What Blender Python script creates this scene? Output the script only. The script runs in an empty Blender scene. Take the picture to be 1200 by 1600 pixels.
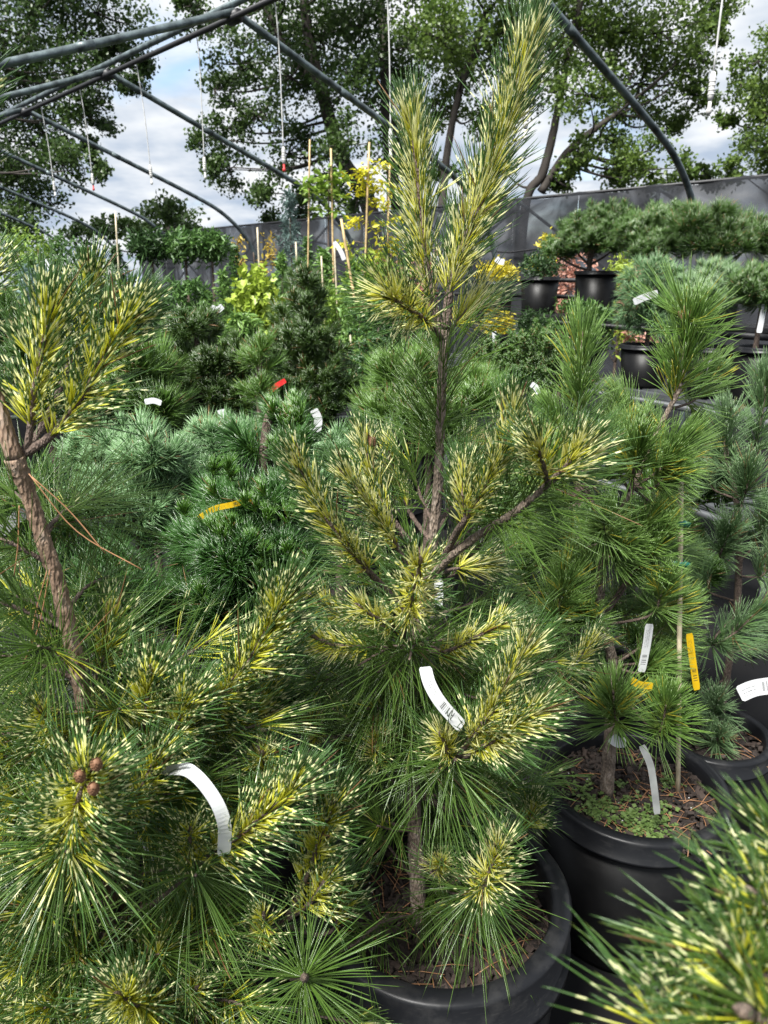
import bpy, math, random
import numpy as np
from mathutils import Vector, Matrix, Quaternion

random.seed(7)
rng = np.random.default_rng(11)
scene = bpy.context.scene
col = scene.collection
R = math.radians

# ------------------------------------------------------------------ camera
PITCH = R(17.3)
EYE = 1.55
cam_d = bpy.data.cameras.new('camera')
cam = bpy.data.objects.new('camera', cam_d)
col.objects.link(cam)
cam_d.sensor_fit = 'VERTICAL'
cam_d.sensor_height = 36.0
cam_d.lens = 26.0
cam_d.clip_start = 0.02
cam_d.clip_end = 400.0
cam_d.dof.use_dof = True
cam_d.dof.focus_distance = 1.3
cam_d.dof.aperture_fstop = 9.5
cam.location = (0, 0, EYE)
cam.rotation_euler = (R(90) - PITCH, 0, 0)
scene.camera = cam

# ------------------------------------------------------------------ sky, sun, exposure
SUN_EL, SUN_AZ = R(56), R(215)          # azimuth clockwise from +Y
world = bpy.data.worlds.new('World')
scene.world = world
world.use_nodes = True
wn, wl = world.node_tree.nodes, world.node_tree.links
wn.clear()
wo = wn.new('ShaderNodeOutputWorld')
bg = wn.new('ShaderNodeBackground')
bg.inputs['Strength'].default_value = 0.1
sky = wn.new('ShaderNodeTexSky')
sky.sky_type = 'NISHITA'
sky.sun_disc = False
sky.sun_elevation = SUN_EL
sky.sun_rotation = SUN_AZ
tc = wn.new('ShaderNodeTexCoord')
sep = wn.new('ShaderNodeSeparateXYZ')
wl.new(tc.outputs['Generated'], sep.inputs[0])
mx = wn.new('ShaderNodeMath'); mx.operation = 'MAXIMUM'; mx.inputs[1].default_value = 0.0
wl.new(sep.outputs['Z'], mx.inputs[0])
ad = wn.new('ShaderNodeMath'); ad.operation = 'ADD'; ad.inputs[1].default_value = 0.22
wl.new(mx.outputs[0], ad.inputs[0])
dv = wn.new('ShaderNodeVectorMath'); dv.operation = 'DIVIDE'
wl.new(tc.outputs['Generated'], dv.inputs[0])
cb = wn.new('ShaderNodeCombineXYZ')
for i in range(2):
    wl.new(ad.outputs[0], cb.inputs[i])
cb.inputs[2].default_value = 1.0
wl.new(cb.outputs[0], dv.inputs[1])
nz = wn.new('ShaderNodeTexNoise')
nz.inputs['Scale'].default_value = 2.3
nz.inputs['Detail'].default_value = 5
nz.inputs['Roughness'].default_value = 0.55
nz.inputs['Distortion'].default_value = 0.4
wl.new(dv.outputs[0], nz.inputs['Vector'])
cr1 = wn.new('ShaderNodeValToRGB')
cr1.color_ramp.elements[0].position = 0.24
cr1.color_ramp.elements[1].position = 0.43
wl.new(nz.outputs['Fac'], cr1.inputs[0])
nz2 = wn.new('ShaderNodeTexNoise')
nz2.inputs['Scale'].default_value = 3.4
nz2.inputs['Detail'].default_value = 4
wl.new(dv.outputs[0], nz2.inputs['Vector'])
cr2 = wn.new('ShaderNodeValToRGB')
e = cr2.color_ramp.elements
e[0].position = 0.34; e[0].color = (2.1, 2.5, 3.1, 1)
e[1].position = 0.62; e[1].color = (4.25, 4.35, 4.45, 1)
wl.new(nz2.outputs['Fac'], cr2.inputs[0])
mixc = wn.new('ShaderNodeMix'); mixc.data_type = 'RGBA'
wl.new(cr1.outputs[0], mixc.inputs['Factor'])
wl.new(sky.outputs[0], mixc.inputs['A'])
wl.new(cr2.outputs[0], mixc.inputs['B'])
wl.new(mixc.outputs['Result'], bg.inputs['Color'])
wl.new(bg.outputs[0], wo.inputs[0])

sd = bpy.data.lights.new('sun', 'SUN')
sd.energy = 4.3
sd.angle = R(14)
sd.color = (1.0, 0.98, 0.93)
sun = bpy.data.objects.new('sun', sd)
col.objects.link(sun)
sdir = Vector((math.sin(SUN_AZ) * math.cos(SUN_EL), math.cos(SUN_AZ) * math.cos(SUN_EL), math.sin(SUN_EL)))
sun.rotation_euler = sdir.to_track_quat('Z', 'Y').to_euler()

scene.view_settings.view_transform = 'Standard'
scene.view_settings.look = 'None'
scene.view_settings.exposure = 1.3
scene.view_settings.gamma = 1.0
scene.render.engine = 'CYCLES'
scene.cycles.max_bounces = 5
scene.cycles.diffuse_bounces = 3
scene.cycles.glossy_bounces = 2
scene.cycles.transmission_bounces = 3
scene.cycles.transparent_max_bounces = 12

# ------------------------------------------------------------------ helpers
CP, SP = math.cos(PITCH), math.sin(PITCH)
FPX = 26.0 / 36.0 * 1600.0

def P(px, py, Y):
    """point of the place at forward distance Y on the sight line of a photo position"""
    x, up = (px - 600) / FPX, (800 - py) / FPX
    k = Y / (CP + SP * up)
    return Vector((x * k, Y, EYE + (-SP + CP * up) * k))

def msize(px, p):
    """length in metres of px photo pixels at point p"""
    return px / FPX * (p.y * CP - (p.z - EYE) * SP)

def tag(o, label=None, cat=None, group=None, kind=None):
    if label: o['label'] = label
    if cat: o['category'] = cat
    if group: o['group'] = group
    if kind: o['kind'] = kind
    return o

def empty(name, loc, label=None, cat=None, group=None):
    o = bpy.data.objects.new(name, None)
    o.empty_display_size = 0.1
    col.objects.link(o)
    o.location = loc
    return tag(o, label, cat, group)

def link(name, me, parent=None, mat=None):
    o = bpy.data.objects.new(name, me)
    col.objects.link(o)
    if mat is not None and len(me.materials) == 0:
        me.materials.append(mat)
    if parent is not None:
        o.parent = parent
        # geometry is written in world space: cancel the parents' offset
        off = Vector((0, 0, 0)); q = parent
        while q is not None:
            off += Vector(q.location); q = q.parent
        o.location = -off
    return o

class MB:
    def __init__(s):
        s.v, s.f, s.sm = [], [], True
    def add(s, verts, faces):
        n = len(s.v)
        s.v.extend([tuple(v) for v in verts])
        s.f.extend([tuple(i + n for i in f) for f in faces])
    def tube(s, pts, rad, sides=8, cap=True, jit=0.0):
        pts = [Vector(p) for p in pts]
        n = len(pts)
        if not hasattr(rad, '__len__'): rad = [rad] * n
        vs, fs = [], []
        ref = None
        for i, p in enumerate(pts):
            t = (pts[min(i + 1, n - 1)] - pts[max(i - 1, 0)])
            if t.length < 1e-9: t = Vector((0, 0, 1))
            t.normalize()
            if ref is None:
                ref = t.orthogonal().normalized()
            a = (ref - t * ref.dot(t))
            a = a.normalized() if a.length > 1e-6 else t.orthogonal().normalized()
            ref = a
            b = t.cross(a)
            for k in range(sides):
                an = 2 * math.pi * k / sides
                r = rad[i] * (1 + jit * (random.random() - .5))
                vs.append(p + a * (r * math.cos(an)) + b * (r * math.sin(an)))
        for i in range(n - 1):
            for k in range(sides):
                k2 = (k + 1) % sides
                fs.append((i * sides + k, i * sides + k2, (i + 1) * sides + k2, (i + 1) * sides + k))
        if cap:
            fs.append(tuple(range(sides))[::-1])
            fs.append(tuple((n - 1) * sides + k for k in range(sides)))
        s.add(vs, fs)
    def box(s, c, h, rot=None):
        c = Vector(c)
        vs = []
        for sx in (-1, 1):
            for sy in (-1, 1):
                for sz in (-1, 1):
                    v = Vector((sx * h[0], sy * h[1], sz * h[2]))
                    if rot is not None: v = rot @ v
                    vs.append(c + v)
        s.add(vs, [(0, 1, 3, 2), (4, 6, 7, 5), (0, 4, 5, 1), (2, 3, 7, 6), (0, 2, 6, 4), (1, 5, 7, 3)])
    def lathe(s, c, prof, seg=48, a0=0.0, a1=2 * math.pi, wob=0.0):
        c = Vector(c)
        full = abs(a1 - a0 - 2 * math.pi) < 1e-6
        n = len(prof)
        cnt = seg if full else seg + 1
        vs, fs = [], []
        for k in range(cnt):
            a = a0 + (a1 - a0) * k / seg
            w = 1 + wob * math.sin(2 * a + 1.0) + wob * .6 * math.sin(3 * a)
            for (r, z) in prof:
                vs.append(c + Vector((r * w * math.cos(a), r * w * math.sin(a), z)))
        for k in range(seg):
            k2 = (k + 1) % cnt
            for i in range(n - 1):
                fs.append((k * n + i, k2 * n + i, k2 * n + i + 1, k * n + i + 1))
        s.add(vs, fs)
    def mesh(s, name, smooth=True):
        me = bpy.data.meshes.new(name)
        me.from_pydata(s.v, [], s.f)
        me.update()
        if smooth:
            me.polygons.foreach_set('use_smooth', [True] * len(me.polygons))
        return me
    def build(s, name, mat, parent=None, smooth=True):
        return link(name, s.mesh(name, smooth), parent, mat)

def cr(pts, per=6):
    """Catmull-Rom resampling"""
    pts = [Vector(p) for p in pts]
    if len(pts) == 2:
        return [pts[0].lerp(pts[1], i / per) for i in range(per + 1)]
    q = [pts[0] * 2 - pts[1]] + pts + [pts[-1] * 2 - pts[-2]]
    out = []
    for i in range(1, len(q) - 2):
        p0, p1, p2, p3 = q[i - 1], q[i], q[i + 1], q[i + 2]
        for k in range(per):
            t = k / per
            out.append(.5 * ((2 * p1) + (p2 - p0) * t + (2 * p0 - 5 * p1 + 4 * p2 - p3) * t * t + (3 * p1 - p0 - 3 * p2 + p3) * t ** 3))
    out.append(pts[-1].copy())
    return out

# ------------------------------------------------------------------ materials
def newmat(name):
    m = bpy.data.materials.new(name)
    m.use_nodes = True
    n, l = m.node_tree.nodes, m.node_tree.links
    return m, n, l, n['Principled BSDF']

def ramp(n, stops, interp='LINEAR'):
    r = n.new('ShaderNodeValToRGB')
    r.color_ramp.interpolation = interp
    el = r.color_ramp.elements
    while len(el) < len(stops): el.new(0.5)
    for e_, (p, c) in zip(el, stops):
        e_.position = p
        e_.color = (*c, 1)
    return r

def mat_plain(name, c, rough=.5, metal=0.0, var=.12, scale=30, bump=0.0, bscale=60, spec=.5, coord='Object'):
    m, n, l, b = newmat(name)
    t = n.new('ShaderNodeTexCoord')
    z = n.new('ShaderNodeTexNoise'); z.inputs['Scale'].default_value = scale; z.inputs['Detail'].default_value = 5
    l.new(t.outputs[coord], z.inputs['Vector'])
    lo = tuple(x * (1 - var * 2) for x in c); hi = tuple(min(1, x * (1 + var * 2)) for x in c)
    r = ramp(n, [(.3, lo), (.7, hi)])
    l.new(z.outputs['Fac'], r.inputs[0])
    l.new(r.outputs[0], b.inputs['Base Color'])
    b.inputs['Roughness'].default_value = rough
    b.inputs['Metallic'].default_value = metal
    b.inputs['Specular IOR Level'].default_value = spec
    if bump:
        z2 = n.new('ShaderNodeTexNoise'); z2.inputs['Scale'].default_value = bscale; z2.inputs['Detail'].default_value = 6
        l.new(t.outputs[coord], z2.inputs['Vector'])
        bp = n.new('ShaderNodeBump'); bp.inputs['Strength'].default_value = bump; bp.inputs['Distance'].default_value = .01
        l.new(z2.outputs['Fac'], bp.inputs['Height'])
        l.new(bp.outputs[0], b.inputs['Normal'])
    return m

def add_translucent(m, n, l, b, colsock, fac):
    tr = n.new('ShaderNodeBsdfTranslucent')
    l.new(colsock, tr.inputs['Color'])
    mx_ = n.new('ShaderNodeMixShader'); mx_.inputs[0].default_value = fac
    l.new(b.outputs[0], mx_.inputs[1]); l.new(tr.outputs[0], mx_.inputs[2])
    l.new(mx_.outputs[0], n['Material Output'].inputs['Surface'])

def attr(n, name):
    a = n.new('ShaderNodeAttribute'); a.attribute_name = name
    return a

def math_node(n, l, op, a, b_=None):
    m = n.new('ShaderNodeMath'); m.operation = op
    for i, x in enumerate((a, b_)):
        if x is None: continue
        if isinstance(x, (int, float)): m.inputs[i].default_value = x
        else: l.new(x, m.inputs[i])
    return m.outputs[0]

def mixcol(n, l, f, a, b_):
    m = n.new('ShaderNodeMix'); m.data_type = 'RGBA'
    for key, x in (('Factor', f), ('A', a), ('B', b_)):
        if isinstance(x, (int, float)): m.inputs[key].default_value = x
        elif isinstance(x, tuple): m.inputs[key].default_value = (*x, 1)
        else: l.new(x, m.inputs[key])
    return m.outputs['Result']

def mat_variegated(name, Y1, Y2, C, ye=.56, p2=.58):
    """needle pigment: t runs along the needle, r is random per needle, v = banded or plain green"""
    m, n, l, b = newmat(name)
    at, ar, av = attr(n, 't'), attr(n, 'r'), attr(n, 'v')
    t, r, v = at.outputs['Fac'], ar.outputs['Fac'], av.outputs['Fac']
    sh = math_node(n, l, 'MULTIPLY', math_node(n, l, 'SUBTRACT', r, .5), .26)
    u = math_node(n, l, 'ADD', t, sh)
    G, G2 = (.068, .148, .034), (.095, .18, .062)
    band = ramp(n, [(0, (.52, .52, .04)), (.08, Y1), (.24, Y2), (ye, C), (ye + .04, (.3, .4, .15)), (ye + .08, G), (ye + .14, G), (ye + .16, C if ye < .5 else G), (ye + .22, C if ye < .5 else G), (ye + .25, G)])
    l.new(u, band.inputs[0])
    fr = math_node(n, l, 'FRACT', math_node(n, l, 'MULTIPLY', r, 17.3))
    # second pattern: green foot, one pale band, green tip
    band2 = ramp(n, [(0, (.30, .36, .03)), (.14, (.52, .52, .03)), (.34, Y1), (.44, Y2), (.47, G), (.60, G), (.62, C), (.69, C), (.71, G2), (1, G2)])
    l.new(u, band2.inputs[0])
    sel = math_node(n, l, 'GREATER_THAN', fr, p2)
    bc = mixcol(n, l, sel, band.outputs[0], band2.outputs[0])
    green = ramp(n, [(0, (.095, .175, .022)), (.5, (.072, .15, .024)), (.94, (.10, .18, .038)), (1.0, (.30, .33, .07))])
    l.new(t, green.inputs[0])
    gv = mixcol(n, l, math_node(n, l, 'MULTIPLY', fr, .75), green.outputs[0], (.14, .24, .048))
    dead = math_node(n, l, 'GREATER_THAN', math_node(n, l, 'FRACT', math_node(n, l, 'MULTIPLY', r, 91.7)), .99)
    out = mixcol(n, l, dead, mixcol(n, l, v, gv, bc), (.24, .13, .06))
    l.new(out, b.inputs['Base Color'])
    b.inputs['Roughness'].default_value = .27
    b.inputs['Specular IOR Level'].default_value = .7
    add_translucent(m, n, l, b, out, .34)
    return m

def mat_needle(name, base, mid, tip, alt, altf=.5, rough=.29, spec=.65, dry=(.985, (.26, .15, .06))):
    m, n, l, b = newmat(name)
    at, ar = attr(n, 't'), attr(n, 'r')
    rp = ramp(n, [(0, base), (.45, mid), (1, tip)])
    l.new(at.outputs['Fac'], rp.inputs[0])
    oi = n.new('ShaderNodeObjectInfo')
    fr = math_node(n, l, 'MULTIPLY', math_node(n, l, 'ADD', ar.outputs['Fac'], oi.outputs['Random']), altf * .5)
    c = mixcol(n, l, fr, rp.outputs[0], alt)
    if dry:
        g = math_node(n, l, 'GREATER_THAN', ar.outputs['Fac'], dry[0])
        c = mixcol(n, l, g, c, dry[1])
    l.new(c, b.inputs['Base Color'])
    b.inputs['Roughness'].default_value = rough
    b.inputs['Specular IOR Level'].default_value = spec
    add_translucent(m, n, l, b, c, .25)
    return m

def mat_leaf(name, c1, c2, trans=.3, rough=.45):
    m, n, l, b = newmat(name)
    ar = attr(n, 'r')
    rp = ramp(n, [(0, c1), (1, c2)])
    l.new(ar.outputs['Fac'], rp.inputs[0])
    l.new(rp.outputs[0], b.inputs['Base Color'])
    b.inputs['Roughness'].default_value = rough
    add_translucent(m, n, l, b, rp.outputs[0], trans)
    return m

def mat_bark(name, c1, c2, c3, sc=90, stretch=.3, bump=.8):
    m, n, l, b = newmat(name)
    t = n.new('ShaderNodeTexCoord')
    mp = n.new('ShaderNodeMapping'); mp.inputs['Scale'].default_value = (1, 1, stretch)
    l.new(t.outputs['Object'], mp.inputs[0])
    z = n.new('ShaderNodeTexNoise'); z.inputs['Scale'].default_value = sc * .35; z.inputs['Detail'].default_value = 7
    l.new(mp.outputs[0], z.inputs['Vector'])
    vo = n.new('ShaderNodeTexVoronoi'); vo.inputs['Scale'].default_value = sc
    l.new(mp.outputs[0], vo.inputs['Vector'])
    r1 = ramp(n, [(.3, c1), (.52, c2), (.72, c3)])
    l.new(z.outputs['Fac'], r1.inputs[0])
    c = mixcol(n, l, math_node(n, l, 'MULTIPLY', vo.outputs['Distance'], .8), r1.outputs[0], c1)
    l.new(c, b.inputs['Base Color'])
    b.inputs['Roughness'].default_value = .85
    bp = n.new('ShaderNodeBump'); bp.inputs['Strength'].default_value = bump; bp.inputs['Distance'].default_value = .004
    hh = math_node(n, l, 'ADD', z.outputs['Fac'], vo.outputs['Distance'])
    l.new(hh, bp.inputs['Height']); l.new(bp.outputs[0], b.inputs['Normal'])
    return m

def mat_tag(name, c, ink=(.03, .03, .03), rows=True):
    m, n, l, b = newmat(name)
    uv = n.new('ShaderNodeUVMap'); uv.uv_map = 'uv'
    sp_ = n.new('ShaderNodeSeparateXYZ'); l.new(uv.outputs[0], sp_.inputs[0])
    U, V = sp_.outputs['X'], sp_.outputs['Y']
    # lines of small print between .08 and .55, a bar code between .62 and .9
    rowf = math_node(n, l, 'FRACT', math_node(n, l, 'MULTIPLY', U, 5.0))
    row = math_node(n, l, 'LESS_THAN', rowf, .28)
    nz_ = n.new('ShaderNodeTexNoise'); nz_.inputs['Scale'].default_value = 1.0; nz_.inputs['Detail'].default_value = 1
    cb_ = n.new('ShaderNodeCombineXYZ')
    l.new(math_node(n, l, 'MULTIPLY', math_node(n, l, 'FLOOR', math_node(n, l, 'MULTIPLY', U, 5.0)), 7.7), cb_.inputs[0])
    l.new(math_node(n, l, 'MULTIPLY', V, 70.0), cb_.inputs[1])
    l.new(cb_.outputs[0], nz_.inputs['Vector'])
    gl = math_node(n, l, 'GREATER_THAN', nz_.outputs['Fac'], .47)
    w1 = math_node(n, l, 'MULTIPLY', math_node(n, l, 'GREATER_THAN', V, .12), math_node(n, l, 'LESS_THAN', V, .52))
    inm = math_node(n, l, 'MULTIPLY', math_node(n, l, 'GREATER_THAN', U, .22), math_node(n, l, 'LESS_THAN', U, .8))
    txt = math_node(n, l, 'MULTIPLY', math_node(n, l, 'MULTIPLY', row, gl), math_node(n, l, 'MULTIPLY', w1, inm))
    nb = n.new('ShaderNodeTexNoise'); nb.noise_dimensions = '1D'; nb.inputs['Scale'].default_value = 55.0; nb.inputs['Detail'].default_value = 0
    l.new(V, nb.inputs['W'])
    bars = math_node(n, l, 'GREATER_THAN', nb.outputs['Fac'], .52)
    w2 = math_node(n, l, 'MULTIPLY', math_node(n, l, 'GREATER_THAN', V, .66), math_node(n, l, 'LESS_THAN', V, .86))
    bar = math_node(n, l, 'MULTIPLY', math_node(n, l, 'MULTIPLY', bars, w2), inm)
    f = math_node(n, l, 'MULTIPLY', math_node(n, l, 'MAXIMUM', txt, bar), .8 if rows else 0.0)
    out = mixcol(n, l, f, c, ink)
    l.new(out, b.inputs['Base Color'])
    b.inputs['Roughness'].default_value = .4
    add_translucent(m, n, l, b, out, .25)
    return m

M = {}
M['var'] = mat_variegated('pale banded needle', (.84, .83, .11), (.88, .87, .32), (.90, .90, .54))
M['var2'] = mat_variegated('yellow banded needle', (.78, .79, .07), (.84, .85, .22), (.88, .89, .50), .40, .5)
M['wp'] = mat_needle('white pine needle', (.20, .26, .03), (.098, .21, .032), (.17, .29, .055), (.18, .29, .09), .9, dry=(.965, (.48, .44, .05)))
M['grey'] = mat_needle('grey green needle', (.10, .19, .03), (.09, .19, .06), (.16, .27, .10), (.20, .30, .16), .8)
M['blue'] = mat_needle('blue green needle', (.10, .20, .05), (.12, .25, .09), (.24, .40, .18), (.20, .34, .16), .8)
M['dark'] = mat_needle('dark green needle', (.085, .18, .015), (.042, .115, .02), (.07, .165, .032), (.04, .11, .03), .8)
M['mid'] = mat_needle('mid green needle', (.06, .12, .012), (.05, .12, .018), (.085, .17, .032), (.07, .13, .03), .8)
M['deep'] = mat_needle('deep green needle', (.07, .11, .012), (.038, .085, .014), (.06, .125, .022), (.055, .095, .02), .8)
M['bright'] = mat_needle('bright green needle', (.08, .16, .02), (.065, .155, .025), (.12, .23, .045), (.12, .21, .035), .8)
M['candle'] = mat_needle('fresh candle needle', (.08, .18, .015), (.07, .18, .02), (.09, .20, .03), (.08, .17, .025), .6)
M['drynd'] = mat_plain('dry needle', (.30, .15, .07), .6)
M['bark'] = mat_bark('pine bark', (.10, .075, .06), (.26, .20, .15), (.45, .38, .32), 300, .4, 1.0)
M['barkwarm'] = mat_bark('warm pine bark', (.12, .075, .05), (.31, .21, .14), (.50, .42, .34), 240, .3, 1.0)
M['twig'] = mat_bark('twig bark', (.07, .05, .04), (.15, .105, .08), (.26, .20, .16), 400, .5, .8)
M['greybark'] = mat_bark('grey trunk bark', (.025, .02, .017), (.06, .05, .042), (.10, .085, .07), 9, .25, 1.0)
M['leafA'] = mat_leaf('dark poplar leaf', (.03, .066, .016), (.08, .135, .03), .42, .4)
M['leafB'] = mat_leaf('green poplar leaf', (.055, .11, .02), (.16, .235, .045), .45, .4)
M['cone'] = mat_plain('cone', (.19, .095, .05), .7, var=.25, scale=300)
M['bud'] = mat_plain('bud', (.26, .13, .06), .7, var=.25, scale=300)
def mat_pot(name, c, dust, amt, rough):
    m, n, l, b = newmat(name)
    t = n.new('ShaderNodeTexCoord')
    z = n.new('ShaderNodeTexNoise'); z.inputs['Scale'].default_value = 14; z.inputs['Detail'].default_value = 9; z.inputs['Roughness'].default_value = .68
    l.new(t.outputs['Object'], z.inputs['Vector'])
    mp = n.new('ShaderNodeMapping'); mp.inputs['Scale'].default_value = (30, 30, 260); l.new(t.outputs['Object'], mp.inputs[0])
    z2 = n.new('ShaderNodeTexNoise'); z2.inputs['Scale'].default_value = 1.0; z2.inputs['Detail'].default_value = 3; l.new(mp.outputs[0], z2.inputs['Vector'])
    r1 = ramp(n, [(.50, (0, 0, 0)), (.74, (1, 1, 1))]); l.new(z.outputs['Fac'], r1.inputs[0])
    r2 = ramp(n, [(.62, (0, 0, 0)), (.68, (1, 1, 1))]); l.new(z2.outputs['Fac'], r2.inputs[0])
    f = math_node(n, l, 'MULTIPLY', math_node(n, l, 'ADD', r1.outputs[0], math_node(n, l, 'MULTIPLY', r2.outputs[0], .45)), amt)
    l.new(mixcol(n, l, f, c, dust), b.inputs['Base Color'])
    l.new(math_node(n, l, 'ADD', math_node(n, l, 'MULTIPLY', z.outputs['Fac'], .25), rough - .12), b.inputs['Roughness'])
    b.inputs['Specular IOR Level'].default_value = .2
    return m
M['pot'] = mat_pot('black pot plastic', (.004, .004, .0042), (.05, .047, .043), .08, .42)
M['potrim'] = mat_pot('scuffed pot rim', (.008, .0085, .010), (.07, .068, .065), .3, .36)
M['soil'] = mat_plain('bark soil', (.022, .015, .012), .95, var=.4, scale=80, bump=1.0, bscale=120)
M['chip'] = mat_leaf('bark chip', (.010, .0075, .006), (.05, .034, .027), .0, .9)
M['weed'] = mat_leaf('clover weed leaf', (.08, .14, .03), (.18, .26, .08), .3, .5)
M['pipe'] = mat_plain('weathered galvanised pipe', (.10, .125, .13), .45, metal=.5, var=.34, scale=14, bump=.2)
M['steel'] = mat_plain('bench steel', (.07, .075, .08), .55, metal=.3, var=.2, scale=12)
M['darksteel'] = mat_plain('dark bench rail', (.018, .018, .02), .5, metal=.2)
M['bamboo'] = mat_plain('bamboo', (.50, .36, .18), .5, var=.2, scale=20)
M['paleb'] = mat_plain('pale bamboo', (.55, .47, .33), .5, var=.15, scale=20)
M['tie'] = mat_plain('green tie tape', (.01, .13, .085), .4)
M['tube'] = mat_plain('grey drop tube', (.50, .50, .49), .5)
M['weight'] = mat_plain('sprinkler weight', (.55, .54, .52), .5)
M['red'] = mat_plain('red nozzle', (.5, .03, .03), .5)
M['tealp'] = mat_plain('teal nozzle', (.03, .25, .2), .5)
M['white'] = mat_tag('white tag', (.60, .61, .62))
M['plainwhite'] = mat_plain('plain white plastic', (.58, .59, .60), .4, var=.06)
M['yellow'] = mat_tag('yellow tag', (.70, .46, .012))
M['redtag'] = mat_plain('red tag plastic', (.6, .03, .03), .4)
M['clear'] = mat_plain('cloudy clear tag', (.30, .31, .30), .3, var=.1)

# ground: black woven weed cloth with dust
def mat_ground():
    m, n, l, b = newmat('weed cloth')
    t = n.new('ShaderNodeTexCoord')
    w = n.new('ShaderNodeTexChecker'); w.inputs['Scale'].default_value = 300
    w.inputs['Color1'].default_value = (.005, .005, .0055, 1); w.inputs['Color2'].default_value = (.008, .008, .009, 1)
    l.new(t.outputs['Object'], w.inputs['Vector'])
    z = n.new('ShaderNodeTexNoise'); z.inputs['Scale'].default_value = 2.5; z.inputs['Detail'].default_value = 8
    l.new(t.outputs['Object'], z.inputs['Vector'])
    rp = ramp(n, [(.5, (0, 0, 0)), (.75, (1, 1, 1))])
    l.new(z.outputs['Fac'], rp.inputs[0])
    c = mixcol(n, l, math_node(n, l, 'MULTIPLY', rp.outputs[0], .15), w.outputs['Color'], (.04, .034, .03))
    l.new(c, b.inputs['Base Color'])
    b.inputs['Roughness'].default_value = .8
    b.inputs['Specular IOR Level'].default_value = .15
    return m
M['ground'] = mat_ground()

def mat_cloth():
    m, n, l, b = newmat('shade cloth')
    t = n.new('ShaderNodeTexCoord')
    z = n.new('ShaderNodeTexNoise'); z.inputs['Scale'].default_value = 1.6; z.inputs['Detail'].default_value = 6; z.inputs['Distortion'].default_value = 1.2
    l.new(t.outputs['Object'], z.inputs['Vector'])
    rp = ramp(n, [(.35, (.006, .0065, .008)), (.7, (.022, .024, .03))])
    l.new(z.outputs['Fac'], rp.inputs[0])
    l.new(rp.outputs[0], b.inputs['Base Color'])
    b.inputs['Roughness'].default_value = .55
    bp = n.new('ShaderNodeBump'); bp.inputs['Strength'].default_value = .5; bp.inputs['Distance'].default_value = .05
    l.new(z.outputs['Fac'], bp.inputs['Height']); l.new(bp.outputs[0], b.inputs['Normal'])
    tr = n.new('ShaderNodeBsdfTransparent')
    mx_ = n.new('ShaderNodeMixShader')
    l.new(math_node(n, l, 'MAXIMUM', math_node(n, l, 'MULTIPLY', math_node(n, l, 'SUBTRACT', z.outputs['Fac'], .42), .9), .03), mx_.inputs[0])
    l.new(b.outputs[0], mx_.inputs[1]); l.new(tr.outputs[0], mx_.inputs[2])
    l.new(mx_.outputs[0], n['Material Output'].inputs['Surface'])
    return m
M['cloth'] = mat_cloth()

# ------------------------------------------------------------------ needles
def unit(a):
    return a / np.maximum(np.linalg.norm(a, axis=-1, keepdims=True), 1e-9)

def needle_mesh(name, base, d, L, bend, rad, tt, rr, vv, seg=3, sides=3):
    """tapering needles: base point, direction, length, end deflection; t, r, v stored as attributes"""
    N = len(base)
    ts = np.array([0.0, .3, .62, .9, 1.0]) if seg == 4 else (np.array([0.0, .45, .85, 1.0]) if seg == 3 else np.array([0.0, .55, 1.0]))
    rp = np.array([.75, 1.0, .92, .6]) if seg == 4 else (np.array([.8, 1.0, .7]) if seg == 3 else np.array([.85, .9]))
    ref = np.where(np.abs(d[:, 2:3]) < .9, np.array([[0, 0, 1.0]]), np.array([[1.0, 0, 0]]))
    a = unit(np.cross(d, ref)); b = np.cross(d, a)
    rings = len(ts) - 1
    V = np.zeros((N, rings * sides + 1, 3)); T = np.zeros((N, rings * sides + 1))
    for i in range(rings):
        t = ts[i]
        c = base + L[:, None] * (t * d + t * t * bend)
        for k in range(sides):
            an = 2 * math.pi * k / sides + .3
            V[:, i * sides + k] = c + (rad * rp[i])[:, None] * (a * math.cos(an) + b * math.sin(an))
            T[:, i * sides + k] = t
    V[:, -1] = base + L[:, None] * (d + bend); T[:, -1] = 1
    nv = rings * sides + 1
    F4, F3 = [], []
    for i in range(rings - 1):
        for k in range(sides):
            k2 = (k + 1) % sides
            F4.append((i * sides + k, i * sides + k2, (i + 1) * sides + k2, (i + 1) * sides + k))
    for k in range(sides):
        F3.append(((rings - 1) * sides + k, (rings - 1) * sides + (k + 1) % sides, nv - 1))
    F4, F3 = np.array(F4).reshape(-1, 4), np.array(F3)
    off = (np.arange(N) * nv)[:, None, None]
    q = (F4[None] + off).reshape(N, -1); tr = (F3[None] + off).reshape(N, -1)
    loops = np.concatenate([q, tr], axis=1).ravel()
    tot = np.tile(np.concatenate([np.full(len(F4), 4), np.full(len(F3), 3)]), N)
    start = np.concatenate([[0], np.cumsum(tot)[:-1]])
    me = bpy.data.meshes.new(name)
    me.vertices.add(N * nv); me.vertices.foreach_set('co', V.astype(np.float32).ravel())
    me.loops.add(len(loops)); me.loops.foreach_set('vertex_index', loops.astype(np.int32))
    me.polygons.add(len(tot)); me.polygons.foreach_set('loop_start', start.astype(np.int32))
    me.polygons.foreach_set('use_smooth', np.ones(len(tot), dtype=bool))
    me.update(calc_edges=True)
    for nm, val in (('t', T.ravel()), ('r', np.repeat(rr, nv)), ('v', np.repeat(vv, nv))):
        at = me.attributes.new(nm, 'FLOAT', 'POINT')
        at.data.foreach_set('value', val.astype(np.float32))
    return me

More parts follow.
